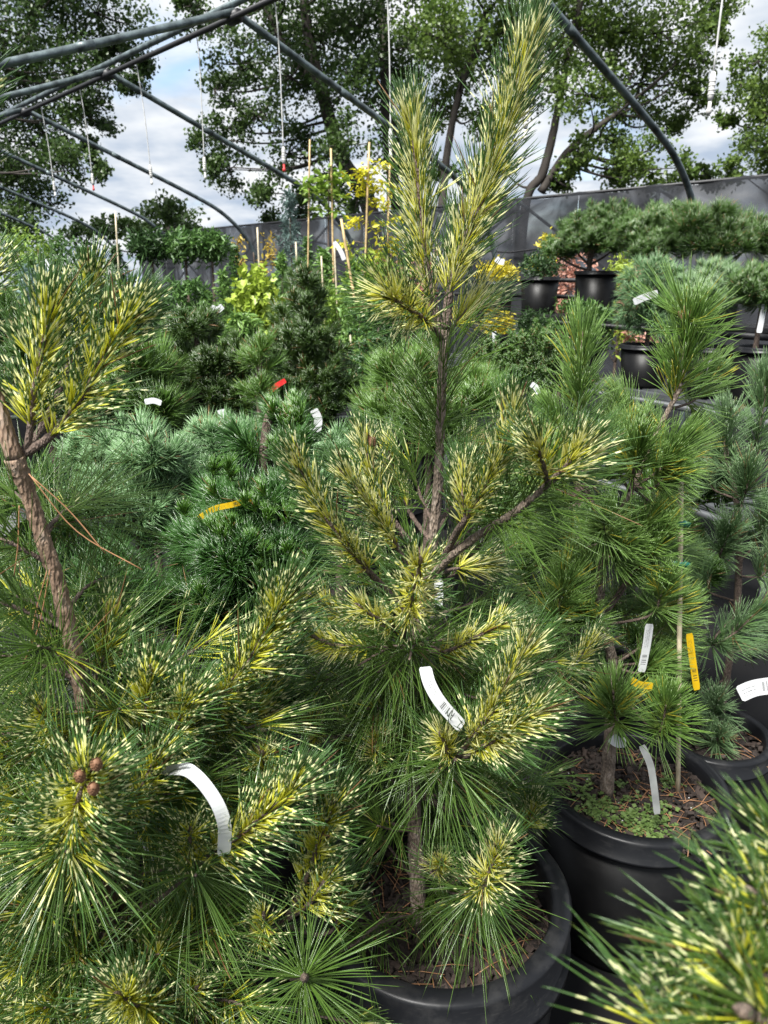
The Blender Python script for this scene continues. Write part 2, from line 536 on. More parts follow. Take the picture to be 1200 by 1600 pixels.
def grow(pts, n, s0, s1, ang0, ang1, L, v0=0., v1=0., per=2, droop=.05, inward=.12, bias=None, rad=.00075, lvar=.2, seg=3, mess=11, name='needles', tipn=0, r_in=.002, clear=.16):
    """bundles of needles along a stem; angle (deg) from the stem goes from ang0 at s0 to ang1 at the tip"""
    pts = np.array([tuple(p) for p in pts])
    dl = np.linalg.norm(np.diff(pts, axis=0), axis=1)
    cum = np.concatenate([[0], np.cumsum(dl)]); tot = cum[-1]
    s = s0 + (s1 - s0) * rng.random(n)
    if tipn:
        s = np.concatenate([s, s1 - (s1 - s0) * .06 * rng.random(tipn)]); n += tipn
    x = s * tot
    pos = np.stack([np.interp(x, cum, pts[:, i]) for i in range(3)], 1)
    x2 = np.clip(x + tot * .02, 0, tot); x1 = np.clip(x - tot * .02, 0, tot)
    T = unit(np.stack([np.interp(x2, cum, pts[:, i]) - np.interp(x1, cum, pts[:, i]) for i in range(3)], 1))
    f = (s - s0) / max(s1 - s0, 1e-6)
    ang = np.radians(ang0 + (ang1 - ang0) * f + rng.normal(0, mess, n))
    if tipn: ang[-tipn:] *= rng.random(tipn) ** .5
    ref = np.where(np.abs(T[:, 2:3]) < .9, np.array([[0, 0, 1.0]]), np.array([[1.0, 0, 0]]))
    A = unit(np.cross(T, ref)); B = np.cross(T, A)
    ph = rng.random(n) * 2 * math.pi
    Nn = A * np.cos(ph)[:, None] + B * np.sin(ph)[:, None]
    D = T * np.cos(ang)[:, None] + Nn * np.sin(ang)[:, None]
    if bias is not None: D = unit(D + np.array(bias)[None] * .5)
    vv = (rng.random(n) < (v0 + (v1 - v0) * f)).astype(float)
    base, d, ln, ra, r_, v_, bn = [], [], [], [], [], [], []
    ll = L * (1 - lvar + 2 * lvar * rng.random(n)) * (0.86 + .14 * np.sin(np.clip(f, 0, 1) * math.pi))
    rr = rng.random(n)
    for k in range(per):
        dd = unit(D + rng.normal(0, .075 if per < 4 else .11, (n, 3)))
        base.append(pos + Nn * r_in); d.append(dd)
        ln.append(ll * (.95 + .1 * rng.random(n))); ra.append(np.full(n, rad) * (.8 + .4 * rng.random(n)))
        r_.append(np.clip(rr + rng.normal(0, .05, n), 0, 1)); v_.append(vv)
        bn.append((inward * 2.2 * (rng.random((n, 1)) - .12)) * (T - dd * np.sum(T * dd, 1, keepdims=True)) + np.array([0, 0, -1.]) * (droop * (.5 + rng.random(n)))[:, None] + rng.normal(0, .03 * mess / 9, (n, 3)))
    base, d, ln, ra = np.concatenate(base), np.concatenate(d), np.concatenate(ln), np.concatenate(ra)
    r_, v_, bn = np.concatenate(r_), np.concatenate(v_), np.concatenate(bn)
    return needle_mesh(name, base, d, ln, bn, ra, None, r_, v_, seg)

CONE = None
def cone_mesh(scale=1.0):
    """young cone: an egg of overlapping scales"""
    mb = MB()
    prof = [(.001, -.5), (.3, -.46), (.47, -.2), (.5, .05), (.4, .3), (.2, .46), (.001, .5)]
    mb.lathe((0, 0, 0), [(r * .8, z) for r, z in prof], 12)
    for i in range(60):
        z = -.42 + .86 * i / 60
        r = .5 * math.sqrt(max(0.02, 1 - (z / .52) ** 2)) * .84
        a = i * 2.39996
        c = Vector((r * math.cos(a), r * math.sin(a), z))
        o = Vector((math.cos(a), math.sin(a), .2)); tq = Vector((-math.sin(a), math.cos(a), 0)); u = Vector((0, 0, 1))
        w = .09
        mb.add([c - tq * w - u * .05, c + tq * w - u * .05, c + o * .07 + u * .06, c + u * .1 + tq * w * .6, c + u * .1 - tq * w * .6],
               [(0, 1, 2), (1, 3, 2), (3, 4, 2), (4, 0, 2)])
    return mb.mesh('cone', True)
CONE = cone_mesh()
CONE.materials.append(M['cone'])

def cone(parent, p, size, d=(0, 0, 1), long=1.0, name='cone'):
    o = bpy.data.objects.new(name, CONE)
    col.objects.link(o)
    o.parent = parent
    off = Vector(); q = parent
    while q is not None:
        off += Vector(q.location); q = q.parent
    o.location = Vector(p) - off
    o.rotation_mode = 'QUATERNION'
    o.rotation_quaternion = Vector(d).to_track_quat('Z', 'Y')
    o.scale = (size, size, size * long)
    return o

DEFMAT = 'var'
def shoot(tree, pts, n, L, r0=.004, r1=.002, s0=.2, s1=1.0, ang=(48, 26), v=(1, 1), per=2, droop=.05, inward=.12, mat=None, bark='twig', bias=None, rad=.00075, seg=3, tipn=14, bud=True, lvar=.24, mess=11, name='branch'):
    c = cr(pts, 6)
    m = len(c)
    r0, r1 = r0 * .86, r1 * .86
    mb = MB()
    mb.tube(c, [r0 + (r1 - r0) * i / (m - 1) for i in range(m)], 7, jit=.22)
    if bud and n:
        t = (c[-1] - c[-2]).normalized()
        mb.tube([c[-1], c[-1] + t * r1 * 2.5, c[-1] + t * r1 * 5, c[-1] + t * r1 * 7], [r1 * 1.2, r1 * 1.5, r1 * .9, r1 * .1], 7)
    br = mb.build(name, M[bark], tree)
    if n:
        me = grow(c, n, s0, s1, ang[0], ang[1], L, v[0], v[1], per, droop, inward, bias, rad, lvar, seg, mess, tipn=tipn, r_in=r1)
        nd = link('needles', me, br, M[mat or DEFMAT])
        tag(nd, kind='stuff')
    return br

def trunk(tree, pts, radii, bark='bark', sides=12, name='trunk', jit=.16, scars=0):
    c = cr(pts, 8 if not scars else 16)
    n = len(c); k = len(radii)
    rr = [float(np.interp(i / (n - 1) * (k - 1), range(k), radii)) for i in range(n)]
    mb = MB(); mb.tube(c, rr, sides, jit=jit)
    for q in range(scars):                          # lifted bark flakes and leaf scars
        i = random.randrange(1, n - 1); t_ = (c[i + 1] - c[i - 1]).normalized()
        a = t_.orthogonal().normalized(); a.rotate(Quaternion(t_, random.random() * 6.283)); b_ = t_.cross(a)
        p = c[i].lerp(c[i + 1], random.random()) + a * rr[i] * .97; w, h_ = rr[i] * random.uniform(.12, .3), rr[i] * random.uniform(.15, .5)
        mb.add([p - b_ * w, p + b_ * w, p + t_ * h_ + b_ * w * .7 + a * rr[i] * .18, p + t_ * h_ - b_ * w * .6 + a * rr[i] * .14, p + t_ * h_ * .5 - a * .001], [(0, 1, 2, 3), (0, 3, 4), (1, 4, 2), (3, 2, 4)])
    return mb.build(name, M[bark], tree), c

# ------------------------------------------------------------------ pots
def pot(loc, rad, h, label, group='black plastic nursery pots', soil_drop=.06, chips=0, notch=None, seg=56, rimh=.06, lip=.024, tilt=None):
    x, y, z = loc                                  # z: foot of the pot
    t = empty('nursery_pot', (x, y, z), label, 'pot', group)
    c = (x, y, z)
    zt = h - rimh
    mb = MB()
    mb.lathe(c, [(0.001, .004), (rad * .85, .004), (rad * .862, .02), (rad * .97, zt), (rad * .955, zt), (rad * .845, .03), (.001, .03)], seg, wob=.006)
    mb.build('wall', M['pot'], t)
    ri = rad * .985
    prof = [(ri - lip * .9, h - rimh * 1.0), (ri - lip, h - .006), (ri - lip + .004, h), (ri + .004, h), (ri + .010, h - .006), (ri + .004, h - rimh * .93),
            (ri + .013, h - rimh * .97), (ri + .013, h - rimh * 1.12), (ri - .004, h - rimh * 1.16), (ri - lip * .9, h - rimh)]
    mb = MB()
    if notch is None:
        mb.lathe(c, prof, seg, wob=.006)
    else:
        a, w = notch
        mb.lathe(c, prof, seg, a + w, a + 2 * math.pi - w, wob=.006)
        for aa in (a + w, a - w):                  # folded ends of the torn rim
            d = Vector((math.cos(aa), math.sin(aa), 0)); q = Vector((-math.sin(aa), math.cos(aa), 0))
            mb.add([Vector(c) + d * r + Vector((0, 0, zz)) for r, zz in prof[:-1]], [tuple(range(len(prof) - 1))])
    mb.build('rim', M['potrim'], t, True)
    # soil
    mb = MB(); rs = rad * .95; n1, n2 = 9, 28
    vs = [Vector((x, y, z + h - soil_drop))]
    for i in range(1, n1 + 1):
        for k in range(n2):
            a = 2 * math.pi * k / n2
            rr_ = rs * i / n1
            vs.append(Vector((x + rr_ * math.cos(a), y + rr_ * math.sin(a), z + h - soil_drop + (random.random() - .5) * .012 - .008 * (i / n1) ** 2)))
    fs = [(0, 1 + k, 1 + (k + 1) % n2) for k in range(n2)]
    for i in range(n1 - 1):
        for k in range(n2):
            k2 = (k + 1) % n2
            fs.append((1 + i * n2 + k, 1 + (i + 1) * n2 + k, 1 + (i + 1) * n2 + k2, 1 + i * n2 + k2))
    mb.add(vs, fs)
    so = mb.build('soil', M['soil'], t)
    if chips:
        cm = MB(); rv = []
        for i in range(chips):
            a = random.random() * 6.283; rr_ = rs * .97 * math.sqrt(random.random())
            p = Vector((x + rr_ * math.cos(a), y + rr_ * math.sin(a), z + h - soil_drop + random.random() * .014))
            q = Quaternion((random.random() - .5, random.random() - .5, random.random() - .5, random.random() - .5)).normalized().to_matrix()
            if random.random() < .7:
                q = Matrix.Rotation(random.random() * 6.28, 3, 'Z') @ Matrix.Rotation((random.random() - .5) * .9, 3, 'X')
            l_ = .0035 + .009 * random.random() ** 2.5
            cm.box(p, (l_, l_ * (.35 + .4 * random.random()), .0015 + .002 * random.random()), q)
            rv += [random.random()] * 8
        me = cm.mesh('bark_chips', False)
        at = me.attributes.new('r', 'FLOAT', 'POINT'); at.data.foreach_set('value', rv)
        ch = link('bark_chips', me, so, M['chip']); tag(ch, kind='stuff')
        fm, pm = MB(), MB()
        for i in range(chips // 22):
            a = random.random() * 6.283; rr_ = rs * .9 * math.sqrt(random.random()); b2 = random.random() * 6.283; l_ = random.uniform(.02, .05)
            p = Vector((x + rr_ * math.cos(a), y + rr_ * math.sin(a), z + h - soil_drop + .014)); d = Vector((math.cos(b2), math.sin(b2), random.uniform(-.05, .1))) * l_
            fm.tube([p - d, p + Vector((0, 0, .004)), p + d], .0008, 4)
        for i in range(chips // 90):
            a = random.random() * 6.283; rr_ = rs * .9 * math.sqrt(random.random())
            pm.lathe((x + rr_ * math.cos(a), y + rr_ * math.sin(a), z + h - soil_drop + .012), [(.0003, -.002), (.002, 0), (.0003, .002)], 7)
        tag(fm.build('fallen_needles', M['drynd'], so), kind='stuff'); tag(pm.build('fertiliser_pellets', M['plainwhite'], so), kind='stuff')
    return t

# ------------------------------------------------------------------ tags: bent plastic strips
def strip(name, pts, width, mat, label, cat='tag', group=None, side=None, thick=.0006):
    c = cr(pts, 8)
    n = len(c)
    vs, fs, uv = [], [], []
    for i, p in enumerate(c):
        t = (c[min(i + 1, n - 1)] - c[max(i - 1, 0)]).normalized()
        sd_ = Vector(side) if side is not None else (t.cross(p - Vector((0, 0, EYE)))).normalized() + (p - Vector((0, 0, EYE))).normalized() * .45
        sd_ = (sd_ - t * sd_.dot(t)).normalized()
        nn = t.cross(sd_)
        w = width * (1.0 if 0 < i < n - 1 else .8)
        for zz in (-1, 1):
            for ss in (-1, 1):
                vs.append(p + sd_ * (ss * w / 2) + nn * (zz * thick / 2)); uv.append(((ss + 1) / 2, i / (n - 1)))
    for i in range(n - 1):
        a, b = i * 4, (i + 1) * 4
        fs += [(a, a + 1, b + 1, b), (a + 2, b + 2, b + 3, a + 3), (a, b, b + 2, a + 2), (a + 1, a + 3, b + 3, b + 1)]
    fs += [(0, 2, 3, 1), ((n - 1) * 4, (n - 1) * 4 + 1, (n - 1) * 4 + 3, (n - 1) * 4 + 2)]
    me = bpy.data.meshes.new(name)
    me.from_pydata([tuple(v) for v in vs], [], fs)
    ul = me.uv_layers.new(name='uv')
    for lp in me.loops:
        ul.data[lp.index].uv = uv[lp.vertex_index]
    o = link(name, me, None, M[mat])
    return tag(o, label, cat, group)

# ------------------------------------------------------------------ leaves
def leaf_mesh(name, pos, size, up=.3, aspect=.7, flat=False, rnd=None, droop=0.0):
    """each leaf a bent diamond of two faces"""
    N = len(pos)
    d = unit(rng.normal(0, 1, (N, 3)) + np.array([0, 0, -droop]))
    nrm = unit(rng.normal(0, 1, (N, 3)) + np.array([0, 0, up * 3]))
    d = unit(d - nrm * np.sum(d * nrm, 1, keepdims=True))
    sd_ = np.cross(nrm, d)
    s = size * (.6 + .8 * rng.random(N))[:, None]
    V = np.stack([pos, pos + d * s * .55 + sd_ * s * aspect * .5 + nrm * s * .10, pos + d * s - nrm * s * .08, pos + d * s * .55 - sd_ * s * aspect * .5 + nrm * s * .10], 1)
    F = np.array([[0, 1, 2], [0, 2, 3]])
    loops = (F[None] + (np.arange(N) * 4)[:, None, None]).ravel()
    me = bpy.data.meshes.new(name)
    me.vertices.add(N * 4); me.vertices.foreach_set('co', V.astype(np.float32).ravel())
    me.loops.add(len(loops)); me.loops.foreach_set('vertex_index', loops.astype(np.int32))
    me.polygons.add(N * 2); me.polygons.foreach_set('loop_start', (np.arange(N * 2) * 3).astype(np.int32))
    me.update(calc_edges=True)
    r = rng.random(N) if rnd is None else rnd
    at = me.attributes.new('r', 'FLOAT', 'POINT'); at.data.foreach_set('value', np.repeat(r, 4).astype(np.float32))
    return me

# ================================================================== THE SETTING
mb = MB()
g = 24
vs = [(-150 + 300 * i / g, -60 + 300 * j / g, 0) for j in range(g + 1) for i in range(g + 1)]
fs = [(j * (g + 1) + i, j * (g + 1) + i + 1, (j + 1) * (g + 1) + i + 1, (j + 1) * (g + 1) + i) for j in range(g) for i in range(g)]
mb.add(vs, fs)
tag(mb.build('ground', M['ground'], None, False), kind='structure')

# ---- hoop house frame: hoops at even spacing along the ridge
RU, RW = Vector((-.687, .727, 0)).normalized(), Vector((.744, .668, 0)).normalized()
R0 = Vector((.366, 4.076, 0)); RSP = 1.927; RZ = 3.2

def hoop_pt(k, s, z):
    return R0 + RU * (RSP * k) + RW * s + Vector((0, 0, z))

def make_hoop(k, label):
    t = empty('greenhouse_hoop', hoop_pt(k, 0, 0), label, 'hoop', 'bare pipe hoops of the greenhouse frame')
    right = [(0, RZ), (.9, 2.864), (1.82, 2.519), (2.21, 2.334), (2.50, 2.08), (2.67, 1.77), (2.724, 1.45), (2.73, .7), (2.73, 0)]
    left = [(0, RZ), (-1.0, 2.83), (-1.85, 2.52), (-2.4, 2.27), (-2.75, 1.95), (-2.95, 1.4), (-3.0, .7), (-3.0, 0)]
    for nm, prof in (('right_bow', right), ('left_bow', left)):
        if nm == 'left_bow' and k > 7: continue
        mb = MB()
        mb.tube(cr([hoop_pt(k, s, z) for s, z in prof], 5), .0235, 10)
        # swaged joint sleeve
        a, b = hoop_pt(k, prof[1][0] * .95, np.interp(.95, [0, 1], [RZ, prof[1][1]])), hoop_pt(k, prof[1][0] * 1.05, prof[1][1] - .018)
        o = mb.build('pipe', M['pipe'], t)
        m2 = MB(); m2.tube([a, b], .0262, 10); m2.build('joint_sleeve', M['pipe'], o)
    c = hoop_pt(k, 0, RZ - .03)
    m2 = MB(); m2.tube([c - RU * .05, c + RU * .05], .042, 10); m2.build('ridge_clamp', M['darksteel'], t)
    return t

ords = ['steel greenhouse hoop curving down at the right, nearest to the camera', 'greenhouse hoop passing behind the twin yellow leaders of the tall pine',
        'greenhouse hoop ending just left of the yellow leaved staked sapling', 'greenhouse hoop ending above the chartreuse shrub, left of the staked saplings',
        'greenhouse hoop landing behind the lollipop conifers', 'fifth visible hoop from the right, low at the left',
        'sixth visible hoop from the right, low at the far left', 'farthest visible small hoop at the left edge of the row']
for k in range(8):
    make_hoop(k, ords[k])
mb = MB(); mb.tube([hoop_pt(-1.5, 0, RZ + .046), hoop_pt(8, 0, RZ + .046)], .022, 10)
rp_ = empty('ridge_pipe', hoop_pt(3, 0, RZ), 'double steel ridge pipe joining the hoop tops at upper left', 'pipe')
mb.build('upper_pipe', M['pipe'], rp_)
mb = MB(); mb.tube([hoop_pt(-1.5, -.03, RZ - .042), hoop_pt(8, -.03, RZ - .042)], .018, 10)
mb.build('lower_pipe', M['darksteel'], rp_)

# drop lines with sprinklers
def dropline(px, ylen, label, red=True):
    # where the ridge crosses this photo column
    best = min((abs((lambda q: 600 + FPX * q.x / (q.y * CP - (q.z - EYE) * SP))(hoop_pt(k_, 0, RZ)) - px), k_) for k_ in np.linspace(-1.4, 7.5, 900))[1]
    top = hoop_pt(best, .035, RZ - .02)
    t = empty('sprinkler_line', top, label, 'sprinkler', 'hanging sprinkler lines')
    mb = MB()
    sw = (random.random() - .5) * .06
    pts = [top, top + Vector((.03, 0, .02)), top + Vector((.045 + sw * .2, 0, -.15)), top + Vector((.05 + sw * .6, 0, -ylen * .5)), top + Vector((.05 + sw, 0, -ylen))]
    c = cr(pts, 6)
    mb.tube(c, .004, 6); mb.build('tube', M['tube'], t)
    e_ = c[-1]
    mb = MB(); mb.lathe(e_, [(.001, .02), (.008, .02), (.012, .0), (.012, -.06), (.008, -.08), (.001, -.08)], 10)
    for j in range(4): mb.lathe(e_ + Vector((0, 0, -.012 - .015 * j)), [(.012, .003), (.0145, 0), (.012, -.003)], 10)
    mb.build('weight', M['weight'], t)
    mb = MB(); mb.lathe(e_ + Vector((0, 0, -.08)), [(.001, .0), (.007, 0), (.007, -.025), (.011, -.028), (.011, -.04), (.005, -.048), (.001, -.048)], 8)
    mb.build('nozzle', M['red'] if red else M['weight'], t)
    return t
for px, ln, lb in ((412, .82, 'sprinkler line hanging beside the ridge joint of the second hoop'), (293, .78, 'sprinkler line hanging in the sky gap, left of the ridge joint'),
                   (199, .74, 'sprinkler line hanging over the middle of the cloud gap'), (112, .70, 'sprinkler line hanging before the left shade tree, second from left'),
                   (52, .68, 'leftmost sprinkler line, hanging low before the left shade tree'), (583, .84, 'sprinkler line hanging left of the twin leaders of the tall pine'),
                   (808, .86, 'sprinkler line hanging behind the tip of the tallest leader'), (1140, .88, 'sprinkler line at the top right against the sky')):
    dropline(px, ln, lb, px in (412, 112))

# ---- shade cloth wall
FS = 5.5
def fence_pt(t, z, s=FS):
    return R0 + RU * t + RW * s + Vector((0, 0, z))
fz = 2.62
fe = empty('shade_cloth_fence', fence_pt(4, 0), 'tall black shade cloth wall on pipe frame behind the benches', 'fence')
k0, k1 = -4.0, 15.0
for i in range(19):
    a = k0 + i; 
    mb = MB(); vs = []; fs = []
    nx, nz_ = 6, 8
    for jx in range(nx + 1):
        for jz in range(nz_ + 1):
            t = a + jx / nx
            sag = -.05 * math.sin(math.pi * jx / nx) if jz == nz_ else 0
            z = fz * jz / nz_ + sag
            vs.append(fence_pt(t, z, FS + .03 + .05 * math.sin(math.pi * jx / nx) * math.sin(math.pi * jz / nz_) + .012 * random.random()))
    for jx in range(nx):
        for jz in range(nz_):
            q = jx * (nz_ + 1) + jz
            fs.append((q, q + nz_ + 1, q + nz_ + 2, q + 1))
    mb.add(vs, fs)
    mb.build('cloth_panel', M['cloth'], fe)
for i in range(0, 20, 2):
    mb = MB(); mb.tube([fence_pt(k0 + i, 0, FS + .13), fence_pt(k0 + i, fz + .01, FS + .13)], .024, 8); mb.build('post', M['pipe'], fe)
for i in range(0, 18, 2):
    for fl in (0, 1):
        mb = MB(); mb.tube([fence_pt(k0 + i + (2 if fl else 0), 1.3, FS + .16 + .05 * fl), fence_pt(k0 + i + (0 if fl else 2), fz - .05, FS + .16 + .05 * fl)], .02, 6); mb.build('brace', M['pipe'], fe)
mb = MB(); mb.tube([fence_pt(k0, fz - .02, FS + .08), fence_pt(k1, fz - .02, FS + .08)], .02, 8); mb.build('top_rail', M['darksteel'], fe)
mb = MB(); mb.tube([fence_pt(k0 + q * .5, 1.93 + .05 * abs(math.sin(q * .5 * math.pi / 2)), FS - .01) for q in range(39)], .012, 6); mb.build('tension_cable', M['darksteel'], fe)

# ---- broadleaf trees beyond the fence
def big_tree(label, trunks, clusters, Y, mat, leaf, dens, group='broadleaf trees beyond the shade cloth', depth=1.6):
    base = P(*trunks[0][0][:2], Y); base.z = 0
    t = empty('shade_tree', base, label, 'tree', group)
    tp = []
    for tr_ in trunks:
        pts = []
        for q in tr_:
            p = P(q[0], q[1], Y + (q[3] if len(q) > 3 else 0))
            pts.append((p, msize(q[2], p)))
        if tr_ is trunks[0]:
            pts.insert(0, (Vector((base.x, base.y, 0)), pts[0][1] * 1.25))
        _, c = trunk(t, [p for p, _ in pts], [r for _, r in pts], 'greybark', 10)
        tp += [(c[i], i) for i in range(len(c))]
    limbs = MB()
    pos, rnd = [], []
    for (px, py, rpx) in clusters:
        Yc = Y + random.uniform(-depth, depth)
        ctr = P(px, py, Yc)
        rad = msize(rpx, ctr)
        cand = [q for q, _ in tp if q.z < ctr.z + .3] or [q for q, _ in tp]
        if cand:
            q = min(cand, key=lambda s: (s - ctr).length + .25 * abs(s.z - ctr.z + 1.2))
            mid = q.lerp(ctr, .5) + Vector((random.uniform(-.2, .2), random.uniform(-.2, .2), -.15))
            limbs.tube(cr([q, mid, ctr], 5), [.03 * (1 - .075 * i) for i in range(11)], 5)
        nsub = max(6, int(12 * (rpx / 50.0) ** 1.6))
        for j in range(nsub):
            sc = Vector(tuple(rng.normal(0, 1, 3))); sc = sc.normalized() * rad * (random.random() ** .45)
            sc.z *= .8
            cc = ctr + sc
            limbs.tube([ctr.lerp(cc, .0), ctr.lerp(cc, .5) + Vector((0, 0, -.04)), cc], [.018, .012, .005], 4)
            nl = int(dens * (.4 + 1.2 * random.random()))
            r2 = rad * random.uniform(.20, .40) + leaf * .6
            lp = np.array(tuple(cc)) + rng.normal(0, 1, (nl, 3)) * np.array([r2, r2, r2 * .75]) * .62
            pos.append(lp); rnd.append(np.clip(rng.random(nl) * .6 + random.random() * .4, 0, 1))
    limbs.build('limbs', M['greybark'], t)
    pos = np.concatenate(pos); rnd = np.concatenate(rnd)
    o = link('crown', leaf_mesh('crown', pos, leaf, .15, .85, rnd=rnd, droop=.6), t, M[mat])
    return t

big_tree('big dark broadleaf tree at the upper left, partly hidden by the ridge pipe', [[(-90, 330, 16), (-60, 150, 14), (-20, 0, 11), (10, -160, 8)]],
         [(50, 30, 80), (150, 20, 75), (30, 120, 80), (110, 110, 70), (180, 70, 48), (232, 108, 22), (205, 130, 22), (60, 200, 72), (135, 180, 42), (20, 280, 66), (95, 255, 45), (150, 262, 20), (80, 320, 40),
          (-60, 100, 120), (-70, 250, 120), (60, -90, 110), (-80, -60, 120), (150, -70, 60), (20, 350, 50), (165, 190, 14), (140, 230, 16)], 17, 'leafA', .075, 100)
big_tree('tall dark broadleaf tree with leaning trunks behind the sprinkler lines', [[(580, 340, 13), (535, 250, 12), (505, 150, 10), (480, 40, 8), (470, -80, 6)], [(620, 330, 9), (604, 180, 9), (600, 60, 8, .5), (585, -60, 6, .5)], [(505, 150, 6), (440, 60, 5), (400, -20, 4)]],
         [(325, 40, 40), (375, 100, 55), (335, 140, 40), (320, 215, 32), (350, 200, 35), (425, 50, 70), (400, 180, 55), (360, 265, 40), (410, 300, 34), (330, 260, 20), (450, 240, 50), (455, 120, 60), (500, 60, 70), (505, 290, 42), (545, 130, 60), (560, 40, 70),
          (545, 220, 48), (610, 120, 60), (600, 240, 36), (560, 310, 30), (640, 60, 60), (430, -70, 100), (560, -80, 100), (320, -40, 40), (470, 330, 28), (430, 345, 20), (300, 10, 24), (620, 190, 40)], 16, 'leafA', .07, 100)
big_tree('tall green broadleaf tree rising behind the twin leaders of the tall pine', [[(820, 330, 7), (848, 270, 7), (868, 190, 6), (885, 100, 5), (905, 10, 6), (915, -90, 4)], [(690, 330, 7), (700, 230, 6, .4), (722, 130, 5, .4), (760, 20, 6, .4)], [(845, 300, 7), (885, 240, 6), (925, 205, 5), (960, 180, 4)]],
         [(690, 60, 70), (680, 160, 52), (745, 80, 70), (750, 180, 50), (690, 260, 26), (800, 40, 70), (830, 130, 50), (770, 250, 36), (880, 60, 70), (950, 50, 80), (1030, 50, 75), (1095, 85, 42), (1080, 145, 40), (1000, 130, 70), (920, 150, 55), (955, 215, 46), (900, 245, 30),
          (1000, 240, 40), (1040, 190, 28), (1065, 262, 30), (1020, 275, 30), (950, 275, 36), (880, 285, 20), (1120, 45, 26), (1100, 20, 40), (800, -70, 100), (960, -70, 110), (680, -80, 100), (1080, -50, 60), (760, 300, 30), (1110, 275, 22), (640, 290, 20)], 15, 'leafB', .068, 105)
big_tree('pale green broadleaf tree at the right edge under the cloud', [[(1260, 300, 9), (1240, 180, 8), (1230, 60, 6)]],
         [(1185, 95, 36), (1160, 130, 24), (1190, 165, 40), (1165, 215, 32), (1200, 240, 44), (1150, 265, 26), (1225, 120, 60), (1250, 200, 80), (1135, 185, 14), (1215, 60, 36), (1250, 60, 60)], 15, 'leafB', .065, 90)
big_tree('low dark tree on the horizon below the cloud gap', [[(265, 385, 6), (262, 340, 5), (258, 310, 3)]],
         [(270, 325, 24), (290, 340, 22), (235, 340, 26), (250, 360, 30), (195, 350, 22), (160, 360, 26), (215, 365, 26), (120, 365, 26), (300, 365, 14)], 22, 'leafA', .12, 50)

# ================================================================== POTS AND NEAR PINES
main_c = P(687, 1386, 1.066)
pot((main_c.x, main_c.y, 0), .225, main_c.z, 'large black nursery pot with wide scuffed rim holding the tall two-leader pine', chips=2200, soil_drop=.085, rimh=.085, lip=.026, seg=72)
wp_c = P(988, 1218, 1.503)
pot((wp_c.x, wp_c.y, 0), .215, wp_c.z, 'black nursery pot with notched rim and weedy soil at right', chips=2000, soil_drop=.055, notch=(R(-74), R(6)), rimh=.05, lip=.02, seg=64)
gp_c = P(1112, 1140, 1.87)
pot((gp_c.x, gp_c.y, 0), .16, gp_c.z, 'smaller black nursery pot partly cut by the right edge', chips=300, soil_drop=.05, rimh=.045, lip=.016)
lp_c = P(185, 1500, .93)
pot((lp_c.x, lp_c.y, 0), .26, lp_c.z, 'black nursery pot buried under banded needles at lower left', chips=500, soil_drop=.07, rimh=.07)

# ---- tall central pine with two leaders
mt = empty('variegated_pine', (main_c.x, main_c.y, main_c.z - .085), 'tall central pine with two leaders and yellow banded needles', 'pine tree')
def Q(seq, Y):
    """photo positions; an optional third number is the offset in depth from Y"""
    return [P(q[0], q[1], Y + (q[2] if len(q) > 2 else 0)) for q in seq]
YM = 1.10
trunk(mt, Q([(655, 1440, -.03), (648, 1300), (643, 1170), (640, 1090), (650, 1000), (672, 880), (684, 760), (689, 640), (692, 560), (696, 515)], YM), [.0145, .0132, .012, .0112, .0102, .0088, .0076, .0070, .0066, .0064], 'bark', scars=60)
# long plain green needles on last year's stem
trk = cr(Q([(640, 1090), (650, 1000), (672, 880), (684, 760), (689, 640), (692, 560), (696, 515)], YM), 6)
o = link('needles', grow(trk[20:], 95, .0, .95, 58, 42, .145, per=2, droop=.10, rad=.0007, seg=4), mt, M['var']); tag(o, kind='stuff')
VA = dict(ang=(37, 22), v=(1, 1), rad=.0009, seg=4)
shoot(mt, Q([(696, 515), (704, 445), (728, 370), (757, 295), (784, 215), (806, 140), (822, 75)], YM), 420, .082, .0085, .004, .13, 1, **VA, tipn=40)
shoot(mt, Q([(690, 525), (672, 450), (661, 370), (655, 300), (649, 240), (644, 190)], YM + .02), 250, .078, .007, .0032, .16, 1, **VA, tipn=24)
shoot(mt, Q([(692, 530), (665, 500, -.04), (635, 480, -.08), (605, 462, -.12)], YM), 120, .088, .005, .003, .3, 1, ang=(50, 30), v=(.8, 1), seg=4, rad=.00085)
shoot(mt, Q([(695, 525), (720, 495, .03), (748, 470, .05)], YM), 95, .085, .005, .003, .3, 1, ang=(46, 28), v=(.9, 1), seg=4, rad=.00085)

# right arm and its tufts
shoot(mt, Q([(672, 905), (695, 878, -.02), (745, 838, -.06), (797, 806, -.10), (840, 770, -.12), (872, 742, -.14)], YM), 120, .13, .0085, .0055, .55, 1, ang=(60, 48), v=(0, 0), droop=.12, seg=4, bud=False, tipn=0, bark='bark')
shoot(mt, Q([(868, 745, -.14), (884, 728, -.15), (905, 700, -.16)], YM), 61, 0.078, .0045, .003, .15, 1, **VA)
shoot(mt, Q([(856, 756, -.13), (850, 730, -.16), (840, 700, -.19)], YM), 65, 0.078, .0045, .003, .15, 1, **VA)
shoot(mt, Q([(872, 742, -.14), (890, 735, -.10), (915, 715, -.08)], YM), 47, 0.078, .0045, .003, .15, 1, **VA)
shoot(mt, Q([(690, 880), (712, 835, -.05), (728, 810, -.08), (765, 745, -.10), (788, 700, -.12), (803, 640, -.13)], YM), 228, 0.066, .007, .0035, .38, 1, **VA, tipn=26)
shoot(mt, Q([(728, 810, -.08), (723, 775, -.09), (725, 738, -.09)], YM), 78, 0.061, .004, .003, .1, 1, **VA)
